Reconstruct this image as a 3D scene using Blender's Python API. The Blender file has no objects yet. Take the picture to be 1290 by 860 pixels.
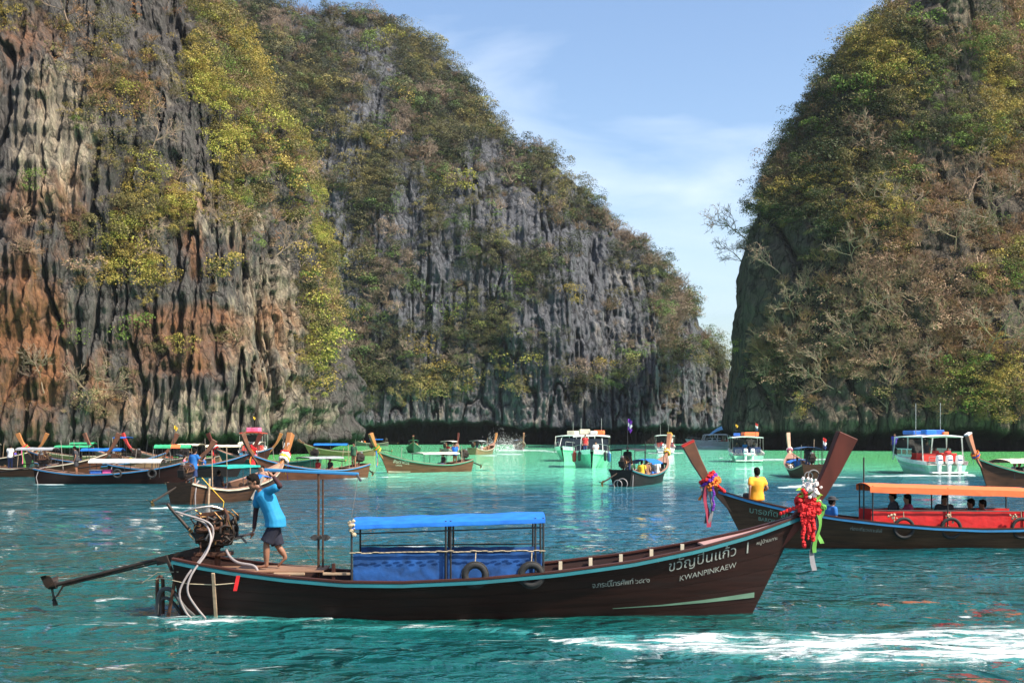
import bpy, bmesh, math, random
import numpy as np
from mathutils import Vector, Matrix, Euler

# ---------------------------------------------------------------- camera, sky, sun, exposure
S = bpy.context.scene
COL = S.collection
R = math.radians
F, HY, CX, EYE = 1612.5, 545.0, 645.0, 3.0        # focal length and horizon row on the 1290x860 frame, eye height
cam_d = bpy.data.cameras.new('camera'); cam = bpy.data.objects.new('camera', cam_d); COL.objects.link(cam)
cam_d.lens = 45.0; cam_d.sensor_width = 36.0; cam_d.shift_y = 115.0 / 1290.0
cam_d.clip_start = 0.1; cam_d.clip_end = 20000
cam.location = (0, 0, EYE); cam.rotation_euler = (R(90), 0, 0)
S.camera = cam
SUN_DIR = Vector((0.72, -0.38, 0.92)).normalized()      # towards the sun: high, to the right, a little behind the camera
wd = bpy.data.worlds.new('World'); S.world = wd; wd.use_nodes = True
wn, wl = wd.node_tree.nodes, wd.node_tree.links
wn.clear()
wo = wn.new('ShaderNodeOutputWorld'); bg = wn.new('ShaderNodeBackground'); sky = wn.new('ShaderNodeTexSky')
sky.sky_type = 'NISHITA'; sky.sun_disc = False
sky.sun_elevation = math.asin(SUN_DIR.z); sky.sun_rotation = math.atan2(SUN_DIR.x, SUN_DIR.y)
sky.altitude = 0; sky.air_density = 1.0; sky.dust_density = 1.7; sky.ozone_density = 1.6
bg.inputs[1].default_value = 0.115
tc = wn.new('ShaderNodeTexCoord'); mp = wn.new('ShaderNodeMapping'); nz = wn.new('ShaderNodeTexNoise'); rp = wn.new('ShaderNodeValToRGB')
mp.inputs['Scale'].default_value = (1.8, 2.0, 6.0); mp.inputs['Rotation'].default_value = (0, R(-8), 0)
mp.inputs['Location'].default_value = (3.15, 0.4, 1.2)
nz.inputs['Scale'].default_value = 2.0; nz.inputs['Detail'].default_value = 7; nz.inputs['Roughness'].default_value = 0.5
nz.inputs['Distortion'].default_value = 0.5
rp.color_ramp.elements[0].position = 0.50; rp.color_ramp.elements[0].color = (0, 0, 0, 1)
rp.color_ramp.elements[1].position = 0.90; rp.color_ramp.elements[1].color = (0.6, 0.6, 0.6, 1)
mx = wn.new('ShaderNodeMix'); mx.data_type = 'RGBA'
wl.new(tc.outputs['Generated'], mp.inputs[0]); wl.new(mp.outputs[0], nz.inputs['Vector']); wl.new(nz.outputs[0], rp.inputs[0])
wl.new(rp.outputs[0], mx.inputs[0]); hs = wn.new('ShaderNodeHueSaturation'); hs.inputs['Hue'].default_value = .502; hs.inputs['Saturation'].default_value = 1.07; wl.new(sky.outputs[0], hs.inputs['Color']); wl.new(hs.outputs[0], mx.inputs[6]); mx.inputs[7].default_value = (6.6, 6.9, 7.3, 1)
wl.new(mx.outputs[2], bg.inputs[0]); wl.new(bg.outputs[0], wo.inputs[0])
sun_d = bpy.data.lights.new('sun', 'SUN'); sun = bpy.data.objects.new('sun', sun_d); COL.objects.link(sun)
sun_d.energy = 4.9; sun_d.angle = R(0.53); sun_d.color = (1.0, 0.91, 0.77)
sun.rotation_euler = (-SUN_DIR).to_track_quat('-Z', 'Y').to_euler(); sun.location = (0, 0, 200)
S.view_settings.view_transform = 'Standard'; S.view_settings.look = 'None'
S.view_settings.exposure = 0.95; S.view_settings.gamma = 1.0; S.view_settings.use_curve_mapping = False
S.render.engine = 'CYCLES'
S.cycles.max_bounces = 6; S.cycles.diffuse_bounces = 2; S.cycles.glossy_bounces = 3; S.cycles.transparent_max_bounces = 8
S.cycles.caustics_reflective = False; S.cycles.caustics_refractive = False; S.cycles.use_denoising = True
S.cycles.volume_bounces = 0
rng = random.Random(7); NR = np.random.RandomState(11)

def ground(px, py):                     # the spot on the water seen at a pixel of the photograph
    d = F * EYE / (py - HY)
    return Vector(((px - CX) / F * d, d, 0.0))
def at(px, py, d):
    return Vector(((px - CX) / F * d, d, EYE + (HY - py) / F * d))

# ---------------------------------------------------------------- noise
TAB = NR.rand(64, 64, 64).astype(np.float32)
def vnoise(x, y, z):
    xi, yi, zi = np.floor(x).astype(int), np.floor(y).astype(int), np.floor(z).astype(int)
    fx, fy, fz = x - xi, y - yi, z - zi
    fx, fy, fz = [f * f * (3 - 2 * f) for f in (fx, fy, fz)]
    xi &= 63; yi &= 63; zi &= 63
    x1, y1, z1 = (xi + 1) & 63, (yi + 1) & 63, (zi + 1) & 63
    a = TAB[xi, yi, zi] * (1 - fx) + TAB[x1, yi, zi] * fx
    b = TAB[xi, y1, zi] * (1 - fx) + TAB[x1, y1, zi] * fx
    c = TAB[xi, yi, z1] * (1 - fx) + TAB[x1, yi, z1] * fx
    d = TAB[xi, y1, z1] * (1 - fx) + TAB[x1, y1, z1] * fx
    return (a * (1 - fy) + b * fy) * (1 - fz) + (c * (1 - fy) + d * fy) * fz
def fbm(x, y, z, o=4, g=0.5):
    t, a, n = 0.0, 1.0, 0.0
    for k in range(o):
        t = t + a * vnoise(x * 2**k + 17.3 * k, y * 2**k + 5.1 * k, z * 2**k + 9.7 * k); n += a; a *= g
    return t / n
def sstep(a, b, x):
    t = np.clip((x - a) / (b - a), 0, 1); return t * t * (3 - 2 * t)

# ---------------------------------------------------------------- materials
MATS = {}
def nt(name):
    m = bpy.data.materials.new(name); m.use_nodes = True
    m.node_tree.nodes.clear(); n, l = m.node_tree.nodes, m.node_tree.links
    out = n.new('ShaderNodeOutputMaterial'); p = n.new('ShaderNodeBsdfPrincipled'); l.new(p.outputs[0], out.inputs[0])
    return m, n, l, p, out
def ramp(n, stops):
    r = n.new('ShaderNodeValToRGB'); e = r.color_ramp.elements
    while len(e) < len(stops): e.new(0.5)
    for k, (p, c) in enumerate(stops):
        e[k].position = p; e[k].color = (*c, 1) if len(c) == 3 else c
    return r
def mat(name, col, rough=0.6, var=0.18, scale=6.0, metal=0.0, stretch=(1, 1, 1), bump=0.0, spec=0.5, coat=0.0, dirt=0.0, dirtc=(0.06, 0.045, 0.03)):
    """plain coloured material with a noisy, slightly worn colour"""
    if name in MATS: return MATS[name]
    m, n, l, p, out = nt(name)
    t = n.new('ShaderNodeTexCoord'); q = n.new('ShaderNodeMapping'); q.inputs['Scale'].default_value = stretch
    z = n.new('ShaderNodeTexNoise'); z.inputs['Scale'].default_value = scale; z.inputs['Detail'].default_value = 5
    l.new(t.outputs['Object'], q.inputs[0]); l.new(q.outputs[0], z.inputs['Vector'])
    r = ramp(n, [(0.28, tuple(c * (1 - var) for c in col)), (0.72, tuple(min(1, c * (1 + var)) for c in col))])
    l.new(z.outputs[0], r.inputs[0]); src = r.outputs[0]
    if dirt:
        z2 = n.new('ShaderNodeTexNoise'); z2.inputs['Scale'].default_value = scale * 0.45; z2.inputs['Detail'].default_value = 8; z2.inputs['Roughness'].default_value = 0.7
        l.new(q.outputs[0], z2.inputs['Vector'])
        r2 = ramp(n, [(0.5, (0, 0, 0)), (0.72, (dirt, dirt, dirt))]); l.new(z2.outputs[0], r2.inputs[0])
        x = n.new('ShaderNodeMix'); x.data_type = 'RGBA'; l.new(r2.outputs[0], x.inputs[0]); l.new(src, x.inputs[6]); x.inputs[7].default_value = (*dirtc, 1)
        src = x.outputs[2]
    l.new(src, p.inputs['Base Color'])
    p.inputs['Roughness'].default_value = rough; p.inputs['Metallic'].default_value = metal
    p.inputs['Specular IOR Level'].default_value = spec; p.inputs['Coat Weight'].default_value = coat
    if bump:
        b = n.new('ShaderNodeBump'); b.inputs['Strength'].default_value = bump; b.inputs['Distance'].default_value = 0.02
        l.new(z.outputs[0], b.inputs['Height']); l.new(b.outputs[0], p.inputs['Normal'])
    MATS[name] = m
    return m

# ---------------------------------------------------------------- mesh helpers
def tag(o, label=None, cat=None, group=None, kind=None):
    if label: o['label'] = label
    if cat: o['category'] = cat
    if group: o['group'] = group
    if kind: o['kind'] = kind
    return o
def empty(name, loc=(0, 0, 0), rz=0.0):
    o = bpy.data.objects.new(name, None); COL.objects.link(o); o.empty_display_size = 0.2
    o.location = loc; o.rotation_euler = (0, 0, rz); return o
def link(name, me, m, parent=None, loc=None, rot=None, sc=None):
    o = bpy.data.objects.new(name, me); COL.objects.link(o)
    if m is not None:
        if len(me.materials) == 0: me.materials.append(m)
        elif me.materials[0] != m:
            o.material_slots[0].link = 'OBJECT'; o.material_slots[0].material = m
    if parent: o.parent = parent
    if loc is not None: o.location = loc
    if rot is not None: o.rotation_euler = rot
    if sc is not None: o.scale = sc if hasattr(sc, '__len__') else (sc, sc, sc)
    return o
class MB:
    """collects shapes into one mesh"""
    def __init__(s): s.v, s.f = [], []
    def add(s, vs, fs):
        k = len(s.v); s.v += [tuple(v) for v in vs]; s.f += [tuple(i + k for i in f) for f in fs]; return s
    def box(s, c, d, rot=None, top=1.0):
        c = Vector(c); x, y, z = d[0] / 2, d[1] / 2, d[2] / 2
        M = Euler(rot).to_matrix() if rot else Matrix.Identity(3)
        vs = [c + M @ Vector((sx * x * (top if sz > 0 else 1), sy * y * (top if sz > 0 else 1), sz * z)) for sz in (-1, 1) for sx, sy in ((-1, -1), (1, -1), (1, 1), (-1, 1))]
        return s.add(vs, [(3, 2, 1, 0), (4, 5, 6, 7), (0, 1, 5, 4), (1, 2, 6, 5), (2, 3, 7, 6), (3, 0, 4, 7)])
    def tube(s, pts, r, n=8, cap=True, flat=1.0):
        pts = [Vector(p) for p in pts]; k = len(pts)
        rs = r if hasattr(r, '__len__') else [r] * k
        rings = []; up = None
        for i, p in enumerate(pts):
            d = (pts[min(i + 1, k - 1)] - pts[max(i - 1, 0)]).normalized()
            if up is None: up = Vector((0, 0, 1)) if abs(d.z) < 0.9 else Vector((1, 0, 0))
            a = d.cross(up).normalized(); b = a.cross(d).normalized(); up = b
            rings.append([p + a * math.cos(2 * math.pi * j / n) * rs[i] + b * math.sin(2 * math.pi * j / n) * rs[i] * flat for j in range(n)])
        vs = [v for q in rings for v in q]
        fs = [(i * n + j, i * n + (j + 1) % n, (i + 1) * n + (j + 1) % n, (i + 1) * n + j) for i in range(k - 1) for j in range(n)]
        if cap: fs += [tuple(range(n - 1, -1, -1)), tuple((k - 1) * n + j for j in range(n))]
        return s.add(vs, fs)
    def grid(s, P, close=False):
        """P[i][j] points"""
        a, b = len(P), len(P[0])
        vs = [v for row in P for v in row]
        fs = [(i * b + j, i * b + (j + 1) % b, (i + 1) * b + (j + 1) % b, (i + 1) * b + j) for i in range(a - 1) for j in range(b if close else b - 1)]
        return s.add(vs, fs)
    def ball(s, c, r, n=10, m=6, jit=0.0):
        c = Vector(c); r = r if hasattr(r, '__len__') else (r, r, r)
        P = []
        for i in range(m + 1):
            t = math.pi * i / m
            P.append([c + Vector((r[0] * math.sin(t) * math.cos(2 * math.pi * j / n), r[1] * math.sin(t) * math.sin(2 * math.pi * j / n), r[2] * math.cos(t))) * (1 + (rng.random() - .5) * jit) for j in range(n)])
        return s.grid(P, True)
    def torus(s, c, R0, r0, axis='y', n=20, m=8, a0=0.0, a1=2 * math.pi, k=1.0):
        pts = []
        full = abs(a1 - a0) > 6.28
        cnt = n + (1 if not full else 0)
        for i in range(cnt):
            a = a0 + (a1 - a0) * i / n
            ca, sa = math.cos(a), math.sin(a); ring = []
            for j in range(m):
                t = 2 * math.pi * j / m; q = R0 + r0 * math.cos(t); w = r0 * math.sin(t) * k
                v = {'y': (q * ca, w, q * sa), 'z': (q * ca, q * sa, w), 'x': (w, q * ca, q * sa)}[axis]
                ring.append(Vector(c) + Vector(v))
            pts.append(ring)
        if full: pts.append(pts[0])
        return s.grid(pts, True)
    def sheet(s, P, th):
        """a thin closed sheet from a grid of points, thickened downwards by th"""
        Q = [[Vector(v) - Vector((0, 0, th)) for v in row] for row in P]
        s.grid(P); s.grid([list(reversed(r)) for r in Q])
        a, b = len(P), len(P[0])
        rim = [(i, 0) for i in range(a)] + [(a - 1, j) for j in range(1, b)] + [(i, b - 1) for i in range(a - 2, -1, -1)] + [(0, j) for j in range(b - 2, 0, -1)]
        k = len(rim)
        vs = [P[i][j] for i, j in rim] + [Q[i][j] for i, j in rim]
        return s.add(vs, [(q, k + q, k + (q + 1) % k, (q + 1) % k) for q in range(k)])
    def mesh(s, name, smooth=False, bevel=0.0):
        me = bpy.data.meshes.new(name); me.from_pydata([tuple(v) for v in s.v], [], s.f)
        bm = bmesh.new(); bm.from_mesh(me); bmesh.ops.remove_doubles(bm, verts=bm.verts, dist=1e-5)
        if bevel:
            bmesh.ops.bevel(bm, geom=[e for e in bm.edges if len(e.link_faces) == 2 and e.calc_face_angle(0) > 0.6], offset=bevel, segments=1, affect='EDGES', clamp_overlap=True)
        bmesh.ops.recalc_face_normals(bm, faces=bm.faces); bm.to_mesh(me); bm.free()
        if smooth: me.polygons.foreach_set('use_smooth', [True] * len(me.polygons)); me.set_sharp_from_angle(angle=R(38))
        return me
    def build(s, name, m, parent=None, smooth=False, bevel=0.0, **kw):
        return link(name, s.mesh(name, smooth, bevel), m, parent, **kw)
def big_mesh(name, V, Q, smooth=True):
    """numpy vertices and quads"""
    me = bpy.data.meshes.new(name); me.vertices.add(len(V)); me.vertices.foreach_set('co', np.ascontiguousarray(V, np.float32).ravel())
    k = Q.shape[1]; me.loops.add(Q.size); me.loops.foreach_set('vertex_index', np.ascontiguousarray(Q, np.int32).ravel())
    me.polygons.add(len(Q)); me.polygons.foreach_set('loop_start', np.arange(0, Q.size, k, dtype=np.int32))
    me.polygons.foreach_set('use_smooth', np.full(len(Q), smooth))
    me.update(calc_edges=True); me.validate(); return me
def grid_quads(a, b):
    i = np.arange(a * b).reshape(a, b)
    return np.stack([i[:-1, :-1], i[:-1, 1:], i[1:, 1:], i[1:, :-1]], -1).reshape(-1, 4)
def fattr(me, name, arr):
    at_ = me.attributes.new(name, 'FLOAT', 'POINT'); at_.data.foreach_set('value', np.ascontiguousarray(arr, np.float32).ravel())
# ---------------------------------------------------------------- water
def water():
    py = np.concatenate([[3600.], np.arange(1500, 900, -12), np.arange(900, 552, -1.6), [551, 550, 549, 548, 547, 546.2, 545.6]])
    Y = F * EYE / (py - HY); Y = np.concatenate([[-300., -60., -10.], Y])
    a = np.concatenate([[-40, -8, -2, -.9], np.arange(-190, 1480, 3.2) / F - CX / F, [.9, 2, 8, 40]])
    YY, AA = np.meshgrid(Y, a, indexing='ij'); XX = np.maximum(YY, 4.0) * AA
    amp = 1 / (1 + (np.abs(YY) / 70) ** 2)
    near = sstep(60, 25, YY)
    z = amp * 0.20 * (fbm(XX * .16 + 3, YY * .30, 0 * XX, 3) - .5) + near * 0.10 * (fbm(XX * .6, YY * 1.2 + 9, 0 * XX + 2, 2) - .5)
    PX = CX + F * XX / np.maximum(YY, 1); PY = HY + F * EYE / np.maximum(YY, 1)
    w = fbm(XX * .035, YY * .02, 0 * XX + 4, 4)
    y0 = np.interp(PX, [0, 300, 400, 450, 900, 1000, 1290], [128, 132, 118, 74, 72, 80, 88])
    dist = YY + (w - .5) * 44
    sh = sstep(y0 - 8, y0 + 26, dist)
    gr = np.clip(np.interp(PX, [0, 430, 520, 640, 880, 1000, 1290], [1, 1, .45, .35, .2, .6, 1]) * sstep(84, 140, dist) + .35 * (w - .5), 0, 1)
    # foam: the wake crossing the foreground, the churn behind sterns, the lines trailed by the far boats
    def streak(pts, soft=.45):
        xs = [p[0] for p in pts]; c = np.interp(PX, xs, [p[1] for p in pts]); h = np.interp(PX, xs, [p[2] for p in pts])
        d = np.abs(PY - c) / np.maximum(h, .01)
        k = sstep(1.0, soft, d); k[(PX < xs[0]) | (PX > xs[-1])] = 0; return k
    fo = streak([(690, 808, 1), (760, 808, 9), (850, 812, 17), (1000, 815, 25), (1150, 815, 30), (1300, 814, 37), (1420, 814, 42)], .5) * .84
    fo = np.maximum(fo, .62 * streak([(185, 776, 3), (230, 781, 10), (330, 779, 5), (420, 778, 2)]))
    fo = np.maximum(fo, .40 * streak([(380, 790, 2), (520, 786, 4), (640, 792, 3), (700, 797, 1)]))
    for pts in ([(1040, 601, .3), (1115, 599.5, 1.6), (1180, 598, 2.6), (1230, 598.5, 1.2)], [(905, 577, .5), (945, 579, 1.6), (1000, 579, 1.3), (1050, 578, .4)],
                [(620, 568, .6), (655, 566.5, 1.8), (690, 568, 1.2), (720, 569, .4)], [(980, 614, .6), (1005, 612.5, 3.2), (1050, 611.5, 2), (1075, 611, .5)],
                [(430, 603, .5), (450, 602, 1.2), (490, 601, .5)], [(815, 570, .6), (835, 571, 2.0), (860, 570, .8)], [(1060, 688, .5), (1150, 690, 1.2), (1300, 691, 1.4), (1400, 691, 1)],
                [(868, 561.5, .8), (890, 561.5, 1.8), (925, 561, 1)], [(1225, 650, 1.0), (1262, 650, 3.2), (1300, 651, 3)],
                [(590, 573, .4), (620, 573, 1.2), (660, 571.5, .6)], [(40, 611, .5), (60, 610, 1.4), (85, 611, .5)], [(190, 641, .5), (215, 640, 2.0), (250, 641.5, .6)]):
        fo = np.maximum(fo, .95 * streak(pts))
    z = z + fo * near * .05 * fbm(XX * 3, YY * 5, 0 * XX, 2)
    V = np.stack([XX, YY, z], -1).reshape(-1, 3)
    me = big_mesh('water', V, grid_quads(*XX.shape)[:, ::-1]); fattr(me, 'shallow', sh); fattr(me, 'green', gr); fattr(me, 'foam', fo); fattr(me, 'deep', sstep(26, 44, YY + (w - .5) * 20) * np.clip(np.interp(PX, [0, 250, 450, 1290], [.25, .4, 1, .9]), 0, 1))
    m, n, l, p, out = nt('water')
    g = n.new('ShaderNodeNewGeometry')
    def A(name):
        q = n.new('ShaderNodeAttribute'); q.attribute_name = name; return q.outputs['Fac']
    def noise(sc, stretch, det, rough=.55, dist=0.0):
        q = n.new('ShaderNodeMapping'); q.inputs['Scale'].default_value = stretch; t = n.new('ShaderNodeTexNoise')
        t.inputs['Scale'].default_value = sc; t.inputs['Detail'].default_value = det; t.inputs['Roughness'].default_value = rough; t.inputs['Distortion'].default_value = dist
        l.new(g.outputs['Position'], q.inputs[0]); l.new(q.outputs[0], t.inputs['Vector']); return t.outputs[0]
    def mix(fac, a, b):
        q = n.new('ShaderNodeMix'); q.data_type = 'RGBA'
        for s_, v in ((0, fac), (6, a), (7, b)):
            if isinstance(v, tuple): q.inputs[s_].default_value = (*v, 1)
            else: l.new(v, q.inputs[s_])
        return q.outputs[2]
    def mth(op, a, b=0.0, c=False):
        q = n.new('ShaderNodeMath'); q.operation = op; q.use_clamp = c
        for s_, v in ((0, a), (1, b)):
            if isinstance(v, (int, float)): q.inputs[s_].default_value = v
            else: l.new(v, q.inputs[s_])
        return q.outputs[0]
    rr = ramp(n, [(0.3, (0.003, 0.050, 0.040)), (0.7, (0.004, 0.086, 0.088))]); l.new(noise(.09, (1, 2.2, 1), 4), rr.inputs[0])
    shal = mix(A('green'), (0.13, 0.58, 0.40), (0.12, 0.52, 0.15))
    base = mix(A('shallow'), mix(A('deep'), rr.outputs[0], (.004, .085, .145)), shal)
    fn = noise(1.15, (.8, 2.0, 1), 9, .68, .9)
    fm = mth('MULTIPLY', mth('SUBTRACT', mth('ADD', mth('MULTIPLY', A('foam'), .72), mth('MULTIPLY', fn, 3.4)), 2.10), 2.3, True)
    halo = mth('MULTIPLY', mth('POWER', A('foam'), .6), .5)
    base = mix(halo, base, (0.07, 0.34, 0.34))
    base = mix(fm, base, (0.80, 0.84, 0.85))
    l.new(base, p.inputs['Base Color'])
    l.new(mth('ADD', mth('MULTIPLY', fm, .5), .025), p.inputs['Roughness'])
    p.inputs['IOR'].default_value = 1.48
    h0 = noise(.32, (1.0, .8, 1), 2, .5, .5); h1 = noise(.95, (1.0, .9, 1), 2, .5, .6); h2 = noise(2.5, (.9, 1.0, 1), 3, .5, .5)
    def crest(h): return mth('SUBTRACT', 1.0, mth('ABSOLUTE', mth('SUBTRACT', mth('MULTIPLY', h, 2.0), 1.0)))
    hh = mth('ADD', mth('ADD', mth('MULTIPLY', h0, .45), mth('MULTIPLY', crest(h1), .16)), mth('ADD', mth('MULTIPLY', h1, .26), mth('MULTIPLY', h2, .27)))
    b = n.new('ShaderNodeBump'); b.inputs['Strength'].default_value = 1.0; b.inputs['Distance'].default_value = .9
    l.new(hh, b.inputs['Height'])
    b2 = n.new('ShaderNodeBump'); b2.inputs['Strength'].default_value = .6; b2.inputs['Distance'].default_value = .10
    l.new(mth('MULTIPLY', fm, fn), b2.inputs['Height']); l.new(b.outputs[0], b2.inputs['Normal'])
    l.new(b2.outputs[0], p.inputs['Normal'])
    tag(link('water', me, m), kind='structure')
water()

# ---------------------------------------------------------------- cliffs
def rock_mat(name, dark, mid, pale, orange, soil, fs=1.0):
    m, n, l, p, out = nt(name)
    g = n.new('ShaderNodeNewGeometry')
    def noise(sc, stretch, det, rough=.6, dist=0.0):
        q = n.new('ShaderNodeMapping'); q.inputs['Scale'].default_value = stretch; t = n.new('ShaderNodeTexNoise')
        t.inputs['Scale'].default_value = sc * fs; t.inputs['Detail'].default_value = det; t.inputs['Roughness'].default_value = rough; t.inputs['Distortion'].default_value = dist
        l.new(g.outputs['Position'], q.inputs[0]); l.new(q.outputs[0], t.inputs['Vector']); return t.outputs[0]
    def A(nm):
        q = n.new('ShaderNodeAttribute'); q.attribute_name = nm; return q.outputs['Fac']
    def mix(fac, a, b):
        q = n.new('ShaderNodeMix'); q.data_type = 'RGBA'
        for s_, v in ((0, fac), (6, a), (7, b)):
            if isinstance(v, tuple): q.inputs[s_].default_value = (*v, 1)
            else: l.new(v, q.inputs[s_])
        return q.outputs[2]
    def mth(op, a, b=0.0, c=False):
        q = n.new('ShaderNodeMath'); q.operation = op; q.use_clamp = c
        for s_, v in ((0, a), (1, b)):
            if isinstance(v, (int, float)): q.inputs[s_].default_value = v
            else: l.new(v, q.inputs[s_])
        return q.outputs[0]
    streak = noise(.75, (1, 1, .09), 9, .72, .35); wide = noise(.22, (1, 1, .10), 5, .6, .3); blot = noise(.20, (1, 1, .6), 8, .68); fine = noise(1.9, (1, 1, .40), 7, .7)
    q = n.new('ShaderNodeMapping'); q.inputs['Scale'].default_value = (1, 1, .30); vo = n.new('ShaderNodeTexVoronoi'); vo.feature = 'DISTANCE_TO_EDGE'; vo.inputs['Scale'].default_value = .42 * fs
    wp = n.new('ShaderNodeMix'); wp.data_type = 'RGBA'; wp.blend_type = 'LINEAR_LIGHT'; wp.inputs[0].default_value = 1.1; wn_ = n.new('ShaderNodeTexNoise'); wn_.inputs['Scale'].default_value = .5; wn_.inputs['Detail'].default_value = 4
    l.new(g.outputs['Position'], wn_.inputs['Vector']); l.new(g.outputs['Position'], wp.inputs[6]); l.new(wn_.outputs['Color'], wp.inputs[7]); l.new(wp.outputs[2], q.inputs[0]); l.new(q.outputs[0], vo.inputs['Vector'])
    crack = mth('MULTIPLY', vo.outputs['Distance'], 9.0, True)
    tone = mth('ADD', mth('MULTIPLY', streak, .5), mth('MULTIPLY', fine, .5))
    r1 = ramp(n, [(.34, dark), (.52, mid), (.72, tuple(min(1, c * 1.7) for c in mid))]); l.new(tone, r1.inputs[0])
    rt = ramp(n, [(.36, (.22, .22, .22)), (.64, (1.25, 1.25, 1.25))]); l.new(tone, rt.inputs[0])
    def toned(col):
        q = n.new('ShaderNodeMix'); q.data_type = 'RGBA'; q.blend_type = 'MULTIPLY'; q.inputs[0].default_value = 1; q.inputs[6].default_value = (*col, 1); l.new(rt.outputs[0], q.inputs[7]); return q.outputs[2]
    c = r1.outputs[0]
    pf = mth('MULTIPLY', mth('SUBTRACT', mth('ADD', mth('MULTIPLY', A('pale'), .55), mth('ADD', mth('MULTIPLY', streak, 1.3), mth('MULTIPLY', wide, .7))), 1.19), 2.8, True)
    c = mix(mth('MULTIPLY', pf, .8), c, toned(pale))
    of = mth('MULTIPLY', mth('SUBTRACT', mth('ADD', mth('MULTIPLY', A('orange'), .55), mth('ADD', mth('MULTIPLY', blot, 1.3), mth('MULTIPLY', wide, .8))), 1.26), 2.6, True)
    c = mix(mth('MULTIPLY', of, .72), c, toned(orange))
    sf = mth('MULTIPLY', mth('SUBTRACT', mth('ADD', A('soil'), blot), .85), 3.0, True)
    c = mix(sf, c, toned(soil))
    ck = ramp(n, [(0, (.30, .30, .30)), (.55, (1, 1, 1))]); l.new(crack, ck.inputs[0])
    qm = n.new('ShaderNodeMix'); qm.data_type = 'RGBA'; qm.blend_type = 'MULTIPLY'; qm.inputs[0].default_value = 1; l.new(c, qm.inputs[6]); l.new(ck.outputs[0], qm.inputs[7]); c = qm.outputs[2]
    c = mix(A('tide_shade'), c, (.014, .009, .008))  # tide-dark rock plus shade painted into the notch, reddened against green water bounce
    l.new(c, p.inputs['Base Color']); p.inputs['Roughness'].default_value = .9; p.inputs['Specular IOR Level'].default_value = .15
    b = n.new('ShaderNodeBump'); b.inputs['Strength'].default_value = 1.0; b.inputs['Distance'].default_value = .9 / fs
    l.new(mth('ADD', mth('MULTIPLY', crack, .35), mth('ADD', mth('MULTIPLY', streak, 1.3), mth('MULTIPLY', fine, 1.2))), b.inputs['Height']); l.new(b.outputs[0], p.inputs['Normal'])
    return m
def ell(PX, PY, L):
    """soft ellipses on the face: (cx, cy, rx, ry, weight)"""
    a = np.zeros_like(PX)
    for cx, cy, rx, ry, w in L:
        d = ((PX - cx) / rx) ** 2 + ((PY - cy) / ry) ** 2
        v = w * sstep(1.35, .35, d)
        a = np.maximum(a, v) if w > 0 else a + v
    return np.clip(a, 0, 1)
CL = {}
def cliff(name, X, Y, Z, nx, ny, m, lip, notch, pale, orange, veg, seed, rough=1.0, flat=1.0, edge=1.0, fl=1.0):
    Yb_ = np.broadcast_to(Y[:1], Y.shape); s = X * 1.0 + Yb_ * .6 + seed * 37.1; q = Yb_ * .5
    big = fbm(s * .045, q * .03, Z * .022 + seed, 3) - .5
    mid = fbm(s * .16, q * .1, Z * .05 + seed, 3) - .5
    rid = 1 - np.abs(2 * fbm(s * .38, q * .2, Z * .075 + seed * 2, 4) - 1)      # vertical flutes
    led = fbm(s * .06, q * .06, Z * .33 + seed * 3, 3) - .5                      # ledges
    sm = fbm(s * .9, q * .5, Z * .55 + seed, 3) - .5
    rid2 = 1 - np.abs(2 * fbm(s * 1.0, q * .5, Z * .05 + seed * 5, 2) - 1); crk = sstep(.10, .0, np.abs(fbm(s * .22, q * .1, Z * .035 + seed * 7, 3) - .5) * 4)
    d = rough * edge * (9.5 * big + 6.0 * mid + fl * (2.9 * (rid ** 2.2 - .6) + 1.6 * (rid2 ** 2 - .6)) + flat * 3.4 * led + 2.1 * sm - 3.0 * crk)
    lp = lip * (.75 + 1.1 * (fbm(s * .07, q * 0, 0 * Z + seed, 3) - .2) * .8) + 1.2 * (fbm(s * .8, 0 * q, 0 * Z + seed, 2) - .5)
    d = d * sstep(-2, lip * 1.6, Z) - notch * sstep(lp + .4, lp - 1.1, Z) + .4 * np.exp(-((Z - lp - 1.0) / 1.6) ** 2)
    X = X + nx * d; Y = Y + ny * d
    PX = CX + F * X / Y; PY = HY - F * (Z - EYE) / Y
    V = np.stack([X, Y, Z], -1)
    du = np.gradient(V, axis=1); dv = np.gradient(V, axis=0); N = np.cross(du, dv); N /= np.linalg.norm(N, axis=-1, keepdims=True) + 1e-9
    if N[N.shape[0] // 2, N.shape[1] // 3, 1] > 0: N = -N
    vg = ell(PX, PY, veg)
    ns = fbm(s * .10, q * .1, Z * .12 + 5 + seed, 4)
    den = np.clip(vg + (ns - .54) * 2.6 * (vg > .02) + .35 * (N[..., 2] - .1), 0, 1) * (vg > .02) * (Z > lp + 1.5)
    me = big_mesh(name, V.reshape(-1, 3), grid_quads(*X.shape))
    fattr(me, 'pale', ell(PX, PY, pale)); fattr(me, 'orange', ell(PX, PY, orange)); fattr(me, 'soil', den * .55); fattr(me, 'tide_shade', 1.0 * sstep(lp + .9, lp - .3, Z))
    tag(link(name, me, m), kind='structure')
    area = np.linalg.norm(np.cross(du, dv), axis=-1)
    CL[name] = dict(V=V, N=N, PX=PX, PY=PY, den=den, area=area, s=s)
def edge_table(pts, y0, k):
    z, x = [], []
    for px, py in pts:
        zz = (EYE + (HY - py) / F * y0) / (1 - (HY - py) / F * k); yy = y0 + k * zz
        z.append(zz); x.append((px - CX) / F * yy)
    o = np.argsort(z); return np.array(z)[o], np.array(x)[o]

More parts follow.
